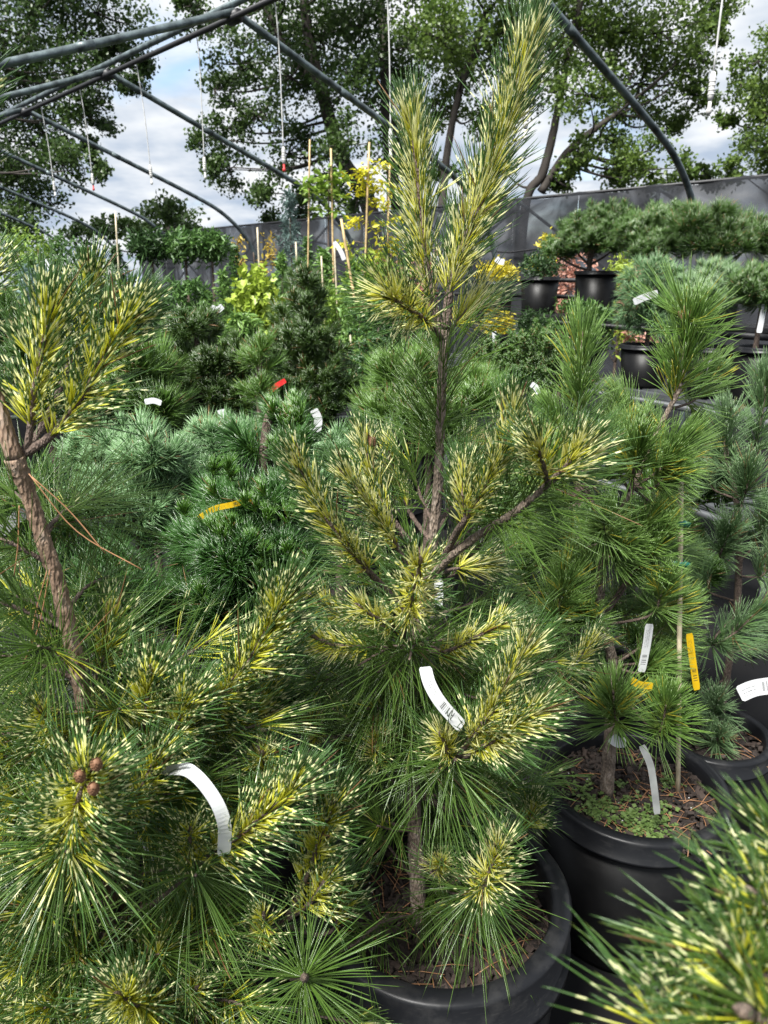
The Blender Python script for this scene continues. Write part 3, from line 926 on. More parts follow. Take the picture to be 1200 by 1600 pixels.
# left arms
shoot(mt, Q([(655, 985), (620, 940, -.02), (574, 890, -.06), (524, 828, -.10), (478, 752, -.12), (464, 720, -.13)], YM), 245, 0.064, .007, .0035, .42, 1, **VA, tipn=24)
shoot(mt, Q([(662, 930), (630, 870, -.03), (590, 806, -.06), (562, 770, -.08), (540, 742, -.09)], YM), 148, 0.064, .006, .0033, .42, 1, **VA)
shoot(mt, Q([(670, 880), (620, 820, .02), (585, 760, .03), (570, 690, .04)], YM), 148, 0.066, .006, .0033, .45, 1, **VA)
shoot(mt, Q([(676, 850), (640, 800, .06), (615, 740, .10), (605, 700, .12)], YM), 104, 0.074, .005, .003, .45, 1, ang=(44, 28), v=(.6, 1), seg=3)
shoot(mt, Q([(676, 850), (700, 800, .06), (720, 745, .10), (740, 700, .12)], YM), 104, 0.074, .005, .003, .45, 1, ang=(44, 28), v=(.6, 1), seg=3)
# star in the middle, reaching to the viewer
shoot(mt, Q([(650, 1010), (632, 1000, -.05), (640, 950, -.13), (653, 905, -.20), (656, 880, -.23)], YM), 131, 0.069, .006, .0035, .40, 1, ang=(60, 34), v=(1, 1), seg=4, rad=.00105, tipn=26)
shoot(mt, Q([(650, 1010), (632, 1000, -.05), (610, 978, -.11), (587, 965, -.15), (565, 950, -.17)], YM), 78, 0.066, .005, .003, .45, 1, ang=(52, 30), v=(1, 1), seg=4)
shoot(mt, Q([(650, 1012), (600, 1012, -.05), (541, 1010, -.09), (500, 1000, -.11), (478, 985, -.12)], YM), 96, 0.063, .005, .003, .48, 1, ang=(52, 30), v=(1, 1), seg=4)
shoot(mt, Q([(650, 1005), (590, 985, .03), (530, 960, .03), (488, 932, .02)], YM), 96, 0.069, .005, .003, .5, 1, ang=(52, 30), v=(.9, 1), seg=4)
shoot(mt, Q([(648, 1015), (690, 1020, -.06), (735, 1000, -.09), (785, 972, -.10)], YM), 131, 0.066, .005, .003, .35, 1, ang=(48, 28), v=(1, 1), seg=4)
shoot(mt, Q([(668, 905), (705, 890, .02), (735, 885, .04), (765, 880, .05)], YM), 78, 0.069, .004, .003, .45, 1, ang=(48, 28), v=(.9, 1))
shoot(mt, Q([(668, 905), (690, 880, .05), (715, 860, .09)], YM), 69, 0.069, .004, .003, .35, 1, ang=(48, 28), v=(.9, 1))
# old green whorl under the star
for (a, b, dz) in ((560, 1040, -.12), (590, 1050, -.12), (720, 1040, -.06), (520, 1040, -.02), (760, 1030, .06), (640, 1030, -.16)):
    shoot(mt, Q([(650, 1005), ((650 + a) / 2, (1005 + b) / 2 - 8, dz * .5), (a, b, dz)], YM), 46, .14, .004, .002, .1, .8, ang=(60, 42), v=(0, 0), droop=.12, seg=3, bud=False, tipn=0, rad=.0007)
# long plain green needles behind the arms
for (py0, a, b, dz) in ((860, 600, 800, .08), (880, 570, 850, .10), (900, 760, 840, .10), (860, 770, 780, .12), (930, 560, 900, .08), (940, 770, 920, .10), (800, 640, 720, .08), (800, 740, 740, .10), (960, 500, 960, .10), (980, 830, 980, .12)):
    b0 = P(678, py0 + 20, YM); e_ = P(a, b, YM + dz)
    shoot(mt, [b0, b0.lerp(e_, .5) + Vector((0, 0, -.01)), e_], 48, .115, .004, .0024, .25, 1, ang=(58, 36), v=(0, .1), droop=.08, bud=False, rad=.0008, tipn=8)
# lower right arms
shoot(mt, Q([(645, 1200), (680, 1205, -.08), (707, 1192, -.16), (735, 1155, -.20), (766, 1115, -.22), (790, 1070, -.23), (822, 1015, -.24)], YM), 230, .075, .0065, .0035, .62, 1, **VA, tipn=24)
shoot(mt, Q([(707, 1192, -.16), (745, 1172, -.20), (787, 1147, -.23), (835, 1108, -.25)], YM), 210, .072, .0055, .0033, .30, 1, ang=(46, 28), v=(1, 1), seg=4, rad=.00105, tipn=20)
shoot(mt, Q([(705, 1190, -.16), (698, 1170, -.18), (690, 1150, -.20)], YM), 70, .075, .004, .003, .1, 1, ang=(46, 26), v=(1, 1), seg=4)
shoot(mt, Q([(668, 1212, -.10), (690, 1204, -.15), (712, 1186, -.20)], YM), 80, .115, .004, .003, .0, 1, ang=(95, 60), v=(0, 0), seg=4, droop=.28, mess=20, lvar=.35, bias=(-.15, 0, -.9), bud=False, tipn=0, rad=.0008)
# low star and its skirt
shoot(mt, Q([(650, 1330), (700, 1390, -.08), (745, 1394, -.15), (765, 1360, -.18), (780, 1325, -.19)], YM), 150, .075, .005, .003, .60, 1, ang=(62, 34), v=(1, 1), seg=4, rad=.00105, tipn=22)
shoot(mt, Q([(712, 1396, -.10), (740, 1400, -.15), (760, 1384, -.18)], YM), 85, .115, .004, .003, 0, 1, ang=(95, 60), v=(0, 0), seg=4, droop=.3, mess=20, lvar=.35, bias=(0, 0, -1.0), bud=False, tipn=0, rad=.0008)
shoot(mt, Q([(650, 1240), (740, 1290, -.02), (812, 1302, -.06), (832, 1262, -.08)], YM), 62, .07, .004, .0025, .8, 1, ang=(40, 20), v=(1, 1), seg=4, rad=.00105)
shoot(mt, Q([(648, 1230), (700, 1265, -.04), (742, 1258, -.08), (752, 1238, -.1)], YM), 62, .065, .004, .0025, .72, 1, ang=(55, 30), v=(1, 1), seg=4)
shoot(mt, Q([(648, 1240), (720, 1260, .04), (790, 1240, .10), (850, 1210, .14)], YM), 60, .10, .004, .0025, .4, 1, ang=(50, 35), v=(0, .1))
shoot(mt, Q([(650, 1340), (680, 1360, -.06), (690, 1345, -.10)], YM), 60, .065, .004, .0025, .5, 1, ang=(55, 30), v=(1, 1))
shoot(mt, Q([(643, 1160), (560, 1150, -.04), (500, 1150, -.08), (486, 1125, -.1)], YM), 60, .058, .004, .0025, .78, 1, ang=(60, 30), v=(1, 1), bark='bark')
shoot(mt, Q([(645, 1190), (615, 1140, -.04), (598, 1115, -.07), (574, 1106, -.09)], YM), 0, .06, .005, .003, bark='bark')
shoot(mt, Q([(645, 1215), (610, 1200, -.05), (588, 1180, -.1), (588, 1150, -.11)], YM), 70, .06, .004, .0025, .65, 1, ang=(55, 30), v=(.9, 1))
shoot(mt, Q([(650, 1100), (760, 1100, .08), (850, 1100, .12), (875, 1075, .12)], YM), 80, .07, .004, .0025, .72, 1, ang=(52, 30), v=(.9, 1))
shoot(mt, Q([(650, 1080), (780, 1060, .10), (880, 1050, .16), (925, 1005, .17)], YM), 90, .07, .004, .0025, .78, 1, ang=(44, 26), v=(.9, 1))
shoot(mt, Q([(652, 1430, -.02), (600, 1440, -.1), (560, 1470, -.16), (525, 1490, -.18)], YM), 70, .12, .004, .0025, .4, 1, ang=(70, 50), v=(0, 0), droop=.2)
# plain green inner whorls that fill the skirt of the tree
random.seed(21)
for i in range(44):
    py0 = random.uniform(1020, 1400)
    az = random.uniform(0, 6.283)
    ln = random.uniform(.10, .24)
    b0 = P(648, py0, YM)
    d = Vector((math.cos(az), math.sin(az) * (.55 if math.sin(az) < 0 else 1), random.uniform(-.25, .25)))
    m1 = b0 + d * ln * .5 + Vector((0, 0, .01)); m2 = b0 + d * ln + Vector((0, 0, .03))
    shoot(mt, [b0, m1, m2], 52, random.uniform(.09, .13), .0035, .0022, .3, 1, ang=(64, 42), v=(0, .12), droop=.10, tipn=8, bud=False, rad=.0007)
for px, py, Y_ in ((800, 634, YM - .13), (812, 640, YM - .12), (572, 684, YM + .04), (582, 690, YM + .03)):
    cone(mt, P(px, py, Y_), .013, (0, 0, 1), 1.3, 'bud')

# ---- left pine
DEFMAT = 'var2'
LY = .88
lt = empty('variegated_pine', (lp_c.x, lp_c.y, lp_c.z - .07), 'big yellow banded pine with bare curved trunk at the left edge', 'pine tree')
trunk(lt, Q([(195, 1500, .05), (178, 1410, .04), (155, 1290, .03), (138, 1170, .02), (128, 1080, .01), (108, 985), (88, 905), (68, 845), (46, 775), (22, 715, -.01)], LY), [.018, .016, .0135, .0115, .0106, .0102, .0098, .0096, .0094, .0115], 'barkwarm', 16, jit=.24, scars=70)
trunk(lt, Q([(22, 715, -.01), (4, 655, -.01), (-25, 560), (-60, 450), (-75, 330), (-75, 260), (-75, 230)], LY), [.011, .009, .008, .0075, .007, .006, .004], 'barkwarm', 12)
VL = dict(ang=(46, 26), v=(1, 1), rad=.001055, seg=4)
shoot(lt, Q([(30, 710), (44, 690), (52, 620), (64, 555), (78, 490)], LY), 120, .082, .006, .003, .22, 1, **VL, tipn=22)
shoot(lt, Q([(34, 712), (75, 685), (110, 645), (145, 590), (180, 530), (208, 492)], LY), 150, .078, .0065, .0035, .2, 1, **VL, tipn=24)
shoot(lt, Q([(30, 720, .04), (75, 650, .10), (115, 550, .14), (135, 470, .16), (141, 440, .16)], LY), 90, .075, .006, .003, .55, 1, **VL, tipn=22)
shoot(lt, Q([(-75, 330), (-75, 260, -.01), (-68, 200, -.02), (-58, 145, -.02)], LY), 90, .08, .005, .003, .1, 1, **VL)
shoot(lt, Q([(-25, 560), (-50, 500, .05), (-30, 430, .08)], LY), 60, .085, .005, .003, .3, 1, **VL)
# plain green needles up the trunk
ltr = cr(Q([(128, 1080, .01), (108, 985), (88, 905), (68, 845), (46, 775), (22, 715, -.01)], LY), 6)
for (a, b, dY, n_) in ((-60, 830, -.03, 60), (-70, 930, .0, 60), (150, 780, .14, 60), (-40, 1020, -.06, 60), (170, 900, .16, 60), (20, 930, .14, 60), (190, 1010, .10, 60), (60, 1010, -.10, 50), (0, 760, .10, 60), (110, 800, .16, 50)):
    j = random.randrange(6, len(ltr))
    s_ = min(ltr, key=lambda q: abs(q.z - P(a, b + 50, LY).z))
    e_ = P(a, b, LY + dY)
    shoot(lt, [s_, s_.lerp(e_, .5) + Vector((0, 0, .01)), e_], n_, .15, .004, .0022, .2, 1, ang=(60, 38), v=(0, .05), droop=.06, seg=4, tipn=10, bud=False, rad=.0007)
# arm to the right with two strong shoots
shoot(lt, Q([(140, 1200, .02), (230, 1170, .03), (316, 1122, .02), (365, 1065, .01), (410, 1000), (443, 935, -.01)], LY), 300, .082, .0075, .0038, .42, 1, ang=(46, 26), v=(.85, 1), seg=4, rad=.00105, tipn=26)
shoot(lt, Q([(230, 1170, .05), (320, 1180, .06), (377, 1151, .06), (410, 1080, .07), (440, 1010, .08)], LY), 200, .08, .0055, .0035, .5, 1, **VL, tipn=20)
shoot(lt, Q([(316, 1122, .03), (340, 1140, .02), (348, 1130, .01)], LY), 70, .06, .004, .003, .3, 1, ang=(62, 36), v=(1, 1), seg=4)
shoot(lt, Q([(150, 1230, .02), (210, 1180, -.02), (226, 1120, -.04), (233, 1055, -.05)], LY), 160, .075, .005, .003, .45, 1, **VL)
shoot(lt, Q([(210, 1190), (270, 1150, -.04), (288, 1095, -.06)], LY), 120, .075, .005, .003, .45, 1, **VL)
# face-on shoot with cones
shoot(lt, Q([(155, 1330, -.02), (125, 1345, -.12), (108, 1310, -.17), (118, 1265, -.20), (140, 1205, -.23)], LY), 260, .082, .0065, .004, .45, 1, ang=(66, 32), v=(1, 1), seg=4, rad=.00105, tipn=26)
shoot(lt, Q([(110, 1315, -.165), (106, 1322, -.18), (104, 1330, -.195)], LY), 80, .11, .004, .003, 0, 1, ang=(90, 55), v=(.3, .3), seg=4, droop=.16, mess=18, lvar=.3, bias=(0, 0, -.7), bud=False, tipn=0, rad=.00105)
for px, py, dz in ((125, 1213, -.27), (151, 1195, -.27), (146, 1233, -.275)):
    cone(lt, P(px, py, LY + dz), .0125, (.1, -.4, 1), 1.2)
shoot(lt, Q([(165, 1330), (185, 1290, -.06), (212, 1245, -.10), (243, 1188, -.12)], LY), 150, .07, .005, .003, .5, 1, **VL)
# arm with the label
shoot(lt, Q([(180, 1440, .02), (255, 1402, -.05), (305, 1352, -.10), (350, 1322, -.12), (400, 1285, -.13), (465, 1232, -.14)], LY), 190, .078, .0055, .0033, .62, 1, ang=(50, 28), v=(1, 1), seg=4, rad=.00105, tipn=22)
shoot(lt, Q([(305, 1352, -.10), (297, 1330, -.12), (297, 1300, -.14)], LY), 70, .055, .0035, .0025, .2, 1, ang=(66, 36), v=(1, 1), seg=4)
shoot(lt, Q([(302, 1355, -.10), (304, 1362, -.12), (306, 1368, -.14)], LY), 60, .13, .003, .0025, 0, 1, ang=(95, 62), v=(0, 0), seg=4, droop=.2, mess=20, lvar=.35, bias=(.1, 0, -.7), bud=False, tipn=0)
shoot(lt, Q([(250, 1260, .12), (350, 1240, .08), (405, 1205, .02), (410, 1180, -.01)], LY), 110, .065, .005, .003, .7, 1, ang=(66, 36), v=(1, 1), seg=4)
# lower right arm
shoot(lt, Q([(300, 1500, .05), (380, 1480, -.02), (440, 1442, -.06), (475, 1380, -.08), (503, 1300, -.10), (518, 1262, -.11)], LY), 130, .075, .0055, .003, .70, 1, ang=(48, 26), v=(1, 1), seg=4, rad=.00105, tipn=18)
shoot(lt, Q([(440, 1442, -.06), (480, 1415, -.09), (510, 1372, -.10)], LY), 90, .068, .004, .003, .45, 1, ang=(54, 30), v=(1, 1), seg=4)
shoot(lt, Q([(440, 1442, -.05), (490, 1460, -.03), (522, 1450, -.03), (530, 1400, -.03)], LY), 75, .08, .004, .0025, .66, 1, ang=(40, 22), v=(1, 1), seg=4, rad=.00105)
shoot(lt, Q([(380, 1480, -.02), (410, 1460, -.10), (412, 1432, -.12)], LY), 70, .055, .004, .0025, .5, 1, ang=(66, 36), v=(1, 1), seg=4)
shoot(lt, Q([(400, 1490, .02), (450, 1525, -.08), (474, 1528, -.16), (476, 1528, -.18)], LY), 64, .11, .0045, .0045, .7, 1, ang=(92, 60), v=(0, 0), seg=4, droop=.12, mess=18, lvar=.3, tipn=10, rad=.0008)
shoot(lt, Q([(200, 1500, .0), (270, 1565, -.10), (225, 1572, -.16), (188, 1556, -.20)], LY), 150, .078, .005, .0035, .62, 1, ang=(70, 34), v=(1, 1), seg=4, rad=.00105, tipn=20)
shoot(lt, Q([(260, 1562, -.09), (290, 1560, -.12), (306, 1545, -.14)], LY), 60, .055, .004, .0025, .5, 1, ang=(66, 36), v=(1, 1), seg=4)
shoot(lt, Q([(150, 1350, .0), (60, 1370, -.05), (15, 1340, -.08), (8, 1315, -.10)], LY), 90, .065, .004, .003, .6, 1, ang=(62, 36), v=(1, 1), seg=4)
shoot(lt, Q([(160, 1400, .0), (60, 1440, -.06), (5, 1420, -.1)], LY), 90, .065, .004, .003, .6, 1, ang=(62, 36), v=(1, 1), seg=4)
shoot(lt, Q([(140, 1200, .0), (90, 1150, -.06), (65, 1112, -.09)], LY), 80, .06, .004, .003, .5, 1, ang=(60, 34), v=(1, 1), seg=4)
shoot(lt, Q([(130, 1100, .02), (165, 1020, .05), (175, 965, .07)], LY), 100, .08, .004, .003, .4, 1, ang=(54, 30), v=(.8, 1), seg=4)
# plain green needle whorls that fill the lower left
random.seed(33)
for i in range(70):
    py0 = random.uniform(1090, 1500)
    az = random.uniform(0, 6.283)
    ln = random.uniform(.10, .26)
    b0 = P(128 + (py0 - 1090) * .15, py0, LY + .03)
    d = Vector((math.cos(az), math.sin(az) * (.55 if math.sin(az) < 0 else 1.0), random.uniform(-.2, .3)))
    m1 = b0 + d * ln * .5 + Vector((0, 0, .01)); m2 = b0 + d * ln + Vector((0, 0, .03))
    shoot(lt, [b0, m1, m2], 55, random.uniform(.10, .14), .0038, .0022, .25, 1, ang=(62, 40), v=(.1, .5), droop=.09, tipn=10, bud=False, rad=.0007)
for (a, b, dz, vv) in ((30, 1500, -.10, .5), (70, 1575, -.12, .5), (-10, 1570, -.10, .4), (120, 1490, -.10, .3), (250, 1490, -.12, .2), (335, 1450, -.10, .3), (380, 1570, -.14, .4), (560, 1600, -.02, .1), (20, 1250, -.08, .5), (0, 1180, -.05, .4), (60, 1420, -.12, .3), (330, 1590, -.12, .3), (130, 1600, -.14, .3), (0, 1620, -.1, .4)):
    s_ = P(185, min(b, 1480), LY + .03); e_ = P(a, b, LY + dz)
    shoot(lt, [s_, s_.lerp(e_, .55) + Vector((0, 0, -.02)), e_], 75, .10, .0045, .0028, .5, 1, ang=(72, 36), v=(vv * .4, vv * 1.6), seg=4, rad=.0009, mess=14, tipn=14, bud=False)
for px, py, Y_, sz in ((141, 437, LY + .16, .014), (215, 490, LY, .0125), (445, 930, LY - .01, .0125)):
    cone(lt, P(px, py, Y_), sz, (.1, 0, 1), 1.2)
for pts in ([(45, 740), (120, 830), (222, 890)], [(50, 745), (110, 800), (165, 865)], [(78, 890), (60, 980), (35, 1040)], [(74, 890), (55, 960), (48, 1010)], [(30, 790), (28, 850), (22, 900)]):
    mb = MB(); mb.tube(cr(Q([(a, b, -.03) for a, b in pts], LY), 5), .0007, 5)
    mb.build('dry_needle', M['drynd'], lt)

# ---- blurred pine at the lower right, close to the lens
BY = .30
bc_ = Vector((.52, .42, 0))
pot((bc_.x, bc_.y, 0), .22, .42, 'black nursery pot below the lower right corner', soil_drop=.06)
bt = empty('variegated_pine', (bc_.x, bc_.y, .36), 'out of focus banded pine filling the lower right corner', 'pine tree')
trunk(bt, [bc_ + Vector((0, 0, .36)), bc_ + Vector((-.02, 0, .7)), bc_ + Vector((-.05, 0, 1.0)), bc_ + Vector((-.06, 0, 1.2))], [.018, .016, .013, .008], 'bark')
for pts, n_, L_, an in (([(1330, 1600, .05), (1200, 1600), (1090, 1590, -.01), (1010, 1572, -.02)], 70, .085, (72, 40)),
                        ([(1330, 1500, .05), (1260, 1520, .02), (1190, 1490, .0), (1130, 1450, -.01)], 75, .08, (62, 36)),
                        ([(1350, 1420, .06), (1290, 1440, .04), (1230, 1420, .02), (1180, 1370, .02)], 65, .075, (60, 34)),
                        ([(1330, 1600, .03), (1270, 1580, -.02), (1210, 1560, -.04), (1160, 1540, -.05)], 60, .075, (62, 36)),
                        ([(1330, 1650, .03), (1260, 1650, -.02), (1180, 1640, -.04), (1120, 1620, -.05)], 60, .075, (62, 36)),
                        ([(1380, 1400, .08), (1320, 1370, .06), (1260, 1330, .05), (1215, 1285, .05)], 55, .07, (56, 32))):
    shoot(bt, Q([(q[0] + 15, q[1] + 45, *q[2:]) for q in pts], BY), int(n_ * 1.5), L_ * .85, .006, .003, .3, 1, ang=an, v=(.3, .6), seg=4, rad=.0007, tipn=12)

# ---- staked white pine at the right
WY = 1.56
wt = empty('white_pine', (wp_c.x, wp_c.y, wp_c.z - .055), 'staked long needled green pine in the weedy notched pot', 'pine tree')
trunk(wt, Q([(948, 1240, -.05), (955, 1120, -.02), (958, 1040), (940, 969), (938, 910), (943, 848), (938, 810), (930, 790)], WY), [.0165, .014, .0125, .0115, .0105, .010, .009, .008], 'bark', jit=.18, scars=40)
trunk(wt, Q([(941, 860), (960, 815), (976, 786), (990, 758), (1017, 694), (1045, 640), (1064, 600), (1072, 530)], WY), [.008, .0075, .007, .0065, .006, .0055, .005, .004], 'bark', 10)
trunk(wt, Q([(931, 795), (918, 770), (908, 710), (905, 647), (906, 590)], WY), [.0075, .0065, .006, .005, .004], 'bark', 10)
WV = dict(per=5, v=(0, 0), mat='wp', rad=.00095, inward=.2, droop=.10)
def tuft(t, pts, n, L, Y, ang=(66, 14), mat='wp', s0=.35, per=5, r0=.004, **kw):
    k = dict(WV); k['mat'] = mat; k['per'] = per; k.update(kw)
    return shoot(t, Q(pts, Y), int(n * 1.1), L * 1.02, r0, .0028, s0, 1, ang=ang, tipn=8, mess=13, **k)
tuft(wt, [(905, 660), (905, 610), (908, 560), (910, 530)], 78, .10, WY, s0=.0, ang=(46, 22))
tuft(wt, [(1050, 630), (1064, 590), (1074, 545), (1078, 510)], 90, .11, WY, s0=.0, ang=(48, 22))
tuft(wt, [(1074, 530), (1073, 505), (1071, 490)], 12, .12, WY, s0=.4, ang=(85, 60), droop=.02)
tuft(wt, [(985, 770), (965, 735, -.03), (947, 700, -.06)], 58, .10, WY)
tuft(wt, [(990, 762), (1030, 735, -.03), (1062, 700, -.05)], 58, .10, WY)
tuft(wt, [(988, 765), (990, 735, -.08), (998, 700, -.12)], 52, .10, WY)
tuft(wt, [(943, 850), (944, 838, -.04), (944, 820, -.09)], 64, .10, WY, s0=.2, ang=(82, 28))
tuft(wt, [(941, 960), (987, 897, -.02), (1010, 875, -.04), (1030, 840, -.06)], 58, .095, WY, s0=.55)
tuft(wt, [(945, 975), (985, 970, -.03), (1022, 957, -.05), (1035, 915, -.07)], 58, .09, WY, s0=.62)
tuft(wt, [(942, 970), (905, 990, -.04), (872, 985, -.07), (880, 915, -.09)], 70, .10, WY, s0=.55, ang=(56, 22))
tuft(wt, [(938, 930), (880, 930, .02), (820, 920, .03), (808, 885, .03)], 58, .095, WY, s0=.68)
tuft(wt, [(938, 900), (890, 890, .05), (850, 870, .08), (838, 835, .08)], 52, .09, WY, s0=.6)
tuft(wt, [(930, 790), (880, 760, .05), (850, 710, .08), (845, 690, .09)], 52, .09, WY, s0=.6)
tuft(wt, [(908, 710), (880, 680, .08), (865, 650, .10)], 48, .09, WY, s0=.4)
tuft(wt, [(908, 710), (935, 690, .05), (950, 655, .08)], 48, .09, WY, s0=.4)
tuft(wt, [(1017, 694), (990, 660, .08), (975, 630, .10)], 48, .09, WY, s0=.4)
tuft(wt, [(1045, 640), (1085, 625, .05), (1110, 590, .07)], 44, .09, WY, s0=.4)
tuft(wt, [(957, 1060), (965, 1120, -.10), (962, 1130, -.16), (958, 1085, -.18)], 78, .095, WY, s0=.6, ang=(76, 26))
tuft(wt, [(957, 1060), (1000, 1120, -.08), (1030, 1142, -.12), (1042, 1098, -.14)], 66, .09, WY, s0=.6, ang=(72, 26))
tuft(wt, [(957, 1080), (990, 1090, .02), (1020, 1080, .04), (1030, 1050, .04)], 52, .09, WY, s0=.6)
tuft(wt, [(955, 1090), (910, 1090, .0), (890, 1080, .02), (885, 1050, .02)], 48, .09, WY, s0=.6)
tuft(wt, [(940, 960), (965, 930, .10), (985, 900, .14)], 48, .09, WY, s0=.4)
random.seed(5)
for (a, b, dY) in ((830, 790, .12), (890, 840, .14), (1040, 780, .12), (1000, 940, .14), (875, 785, .0), (1012, 815, -.04), (860, 935, .04), (1050, 1010, .06), (1000, 870, .08), (835, 760, .08), (970, 860, -.05), (900, 890, -.04), (1045, 740, -.04), (860, 850, .02), (980, 690, .02), (1020, 1040, -.03), (915, 960, -.08), (1060, 950, .04), (840, 990, .06), (890, 720, .04), (905, 1030, .12), (1060, 860, .14), (1020, 660, .14), (1080, 690, .12)):
    s_ = min([P(943, 848, WY), P(940, 969, WY), P(958, 1040, WY), P(918, 771, WY), P(987, 760, WY), P(1045, 640, WY), P(908, 700, WY)], key=lambda q: (q - P(a, b + 40, WY)).length)
    e_ = P(a, b, WY + dY)
    shoot(wt, [s_, s_.lerp(e_, .6) + Vector((0, 0, -.02)), e_], 58, .095, .004, .0028, .55, 1, ang=(70, 18), tipn=8, mess=13, **WV)
cone(wt, P(1070, 486, WY), .014, (0, 0, 1), 1.7, 'bud')
cone(wt, P(1078, 492, WY - .01), .010, (.5, 0, 1), 1.7, 'bud')
cone(wt, P(1063, 492, WY - .01), .010, (-.5, 0, 1), 1.7, 'bud')

# ---- grey-green pine at the right edge
GY = 1.95
gt = empty('white_pine', (gp_c.x, gp_c.y, gp_c.z - .05), 'soft grey-green pine in the small pot at the right edge', 'pine tree')
trunk(gt, Q([(1118, 1165, -.06), (1135, 1060), (1150, 960), (1155, 860), (1150, 780), (1135, 710), (1135, 660)], GY), [.012, .011, .010, .009, .008, .006, .004], 'twig', 10)
GV = dict(mat='grey', per=5)
for pts, n_, L_, s0_ in (([(1140, 740), (1134, 700), (1135, 655)], 84, .10, .0), ([(1152, 820), (1175, 720, .05), (1192, 640, .06), (1196, 595, .06)], 80, .10, .5), ([(1153, 860), (1125, 870, -.06), (1140, 830, -.10)], 64, .09, .5),
                         ([(1150, 960), (1110, 1005, -.10), (1140, 995, -.14), (1185, 955, -.16)], 90, .10, .45), ([(1152, 880), (1180, 850, .0), (1200, 800, .0)], 70, .10, .4), ([(1150, 780), (1110, 760, .05), (1105, 720, .07)], 60, .09, .4),
                         ([(1150, 940), (1100, 920, .04), (1090, 880, .06)], 60, .09, .4), ([(1135, 1060), (1115, 1120, -.08), (1120, 1095, -.12)], 70, .09, .4), ([(1135, 1060), (1080, 1090, -.02), (1075, 1060, -.04)], 60, .09, .4),
                         ([(1153, 900), (1190, 900, -.06), (1210, 870, -.08)], 60, .10, .4), ([(1150, 800), (1165, 770, -.08), (1170, 740, -.1)], 60, .10, .3), ([(1140, 1020), (1190, 1010, .05), (1220, 980, .05)], 60, .1, .4),
                         ([(1118, 1160, -.06), (1118, 1165, -.10), (1122, 1150, -.14)], 50, .085, .3)):
    tuft(gt, pts, n_, L_, GY, s0=s0_, ang=(62, 24), **GV)

# ================================================================== MIDDLE DISTANCE PINES
def tuft_meshes(key, n, L, stem, ang, rad, per=2, cn=0):
    out = []
    for i in range(3):
        me = grow([(0, 0, 0), (0, 0, stem * .5), (0, 0, stem)], n, .1, 1, ang[0], ang[1], L, 0, 0, per, .05, .1, None, rad, .22, 2, name='needle_tuft', tipn=max(4, n // 4), r_in=.001)
        me.materials.append(M[key])
        out.append(me)
    return out

def bush(name, label, cat, lumps, Y, key, ntuft, L, tufts, foot, up=.55, scale=(.8, 1.25), group=None, stemr=.014, inner=.25):
    """a pine whose needle tufts each are a part; lumps are ellipsoids (px, py, rx, ry[, depth offset])"""
    C0 = [P(q[0], q[1], Y + (q[4] if len(q) > 4 else 0)) for q in lumps]
    cx = sum(c.x for c in C0) / len(C0); cy = sum(c.y for c in C0) / len(C0)
    t = empty(name, (cx, cy, foot), label, cat, group)
    top = max(C0, key=lambda c: c.z)
    zmin = min(c.z for c in C0)
    trunk(t, [Vector((cx, cy, foot)), Vector((cx, cy, foot + (zmin - foot) * .6)), Vector((cx, cy, zmin)), top.lerp(Vector((cx, cy, top.z)), .5), top], [stemr, stemr * .9, stemr * .8, stemr * .6, stemr * .3], 'twig', 8)
    area = [q[2] * q[3] for q in lumps]; tot = sum(area)
    for q, c, a in zip(lumps, C0, area):
        if c is not top:
            s_ = Vector((cx, cy, max(foot + .05, c.z - .12)))
            mb = MB(); mb.tube(cr([s_, s_.lerp(c, .5) + Vector((0, 0, -.01)), c], 4), [stemr * .5 * (1 - .06 * i) for i in range(9)], 6)
            mb.build('limb', M['twig'], t)
        rx, rz = msize(q[2], c), msize(q[3], c); ry = (rx + rz) / 2
        for i in range(max(4, int(ntuft * a / tot))):
            d = Vector(tuple(rng.normal(0, 1, 3))).normalized()
            if d.z < -.35: d.z = -d.z * .6
            if d.y > .45 and random.random() < .6: d.y = -d.y
            k = 1 - inner * random.random()
            p = c + Vector((d.x * rx, d.y * ry, d.z * rz)) * k
            dd = (d * (1 - up) + Vector((0, 0, up)) + Vector(tuple(rng.normal(0, .12, 3)))).normalized()
            o = bpy.data.objects.new('needle_tuft', random.choice(tufts)); col.objects.link(o)
            o.parent = t; o.location = p - Vector((cx, cy, foot)) - dd * L * .5
            o.rotation_mode = 'QUATERNION'
            o.rotation_quaternion = dd.to_track_quat('Z', 'Y') @ Quaternion((0, 0, 1), random.random() * 6.28)
            sc = random.uniform(*scale); o.scale = (sc, sc, sc)
    return t, Vector((cx, cy, foot))

TF = {}
TF['blue'] = tuft_meshes('blue', 62, .055, .03, (95, 20), .0012, per=1)
TF['dark'] = tuft_meshes('dark', 58, .08, .04, (92, 18), .0012, per=1)
TF['mid'] = tuft_meshes('mid', 60, .06, .05, (75, 22), .0014, per=1)
TF['midlong'] = tuft_meshes('mid', 70, .085, .06, (70, 22), .0014, per=1)
TF['midspire'] = tuft_meshes('deep', 60, .046, .055, (72, 22), .0015, per=1)
TF['deep'] = tuft_meshes('deep', 62, .05, .05, (75, 22), .0015, per=1)
TF['bright'] = tuft_meshes('bright', 65, .085, .06, (64, 18), .0014, per=1)
TF['candle'] = tuft_meshes('candle', 24, .04, .02, (40, 10), .0010)
TF['dome'] = tuft_meshes('mid', 46, .06, .05, (75, 20), .0016)
TF['domegrey'] = tuft_meshes('grey', 46, .07, .05, (75, 20), .0014)
TF['bluefar'] = tuft_meshes('blue', 40, .075, .06, (75, 30), .0014)
TF['spruce'] = tuft_meshes('mid', 44, .022, .07, (60, 30), .0016)
TF['sprucedark'] = tuft_meshes('dark', 44, .024, .08, (60, 30), .0018)

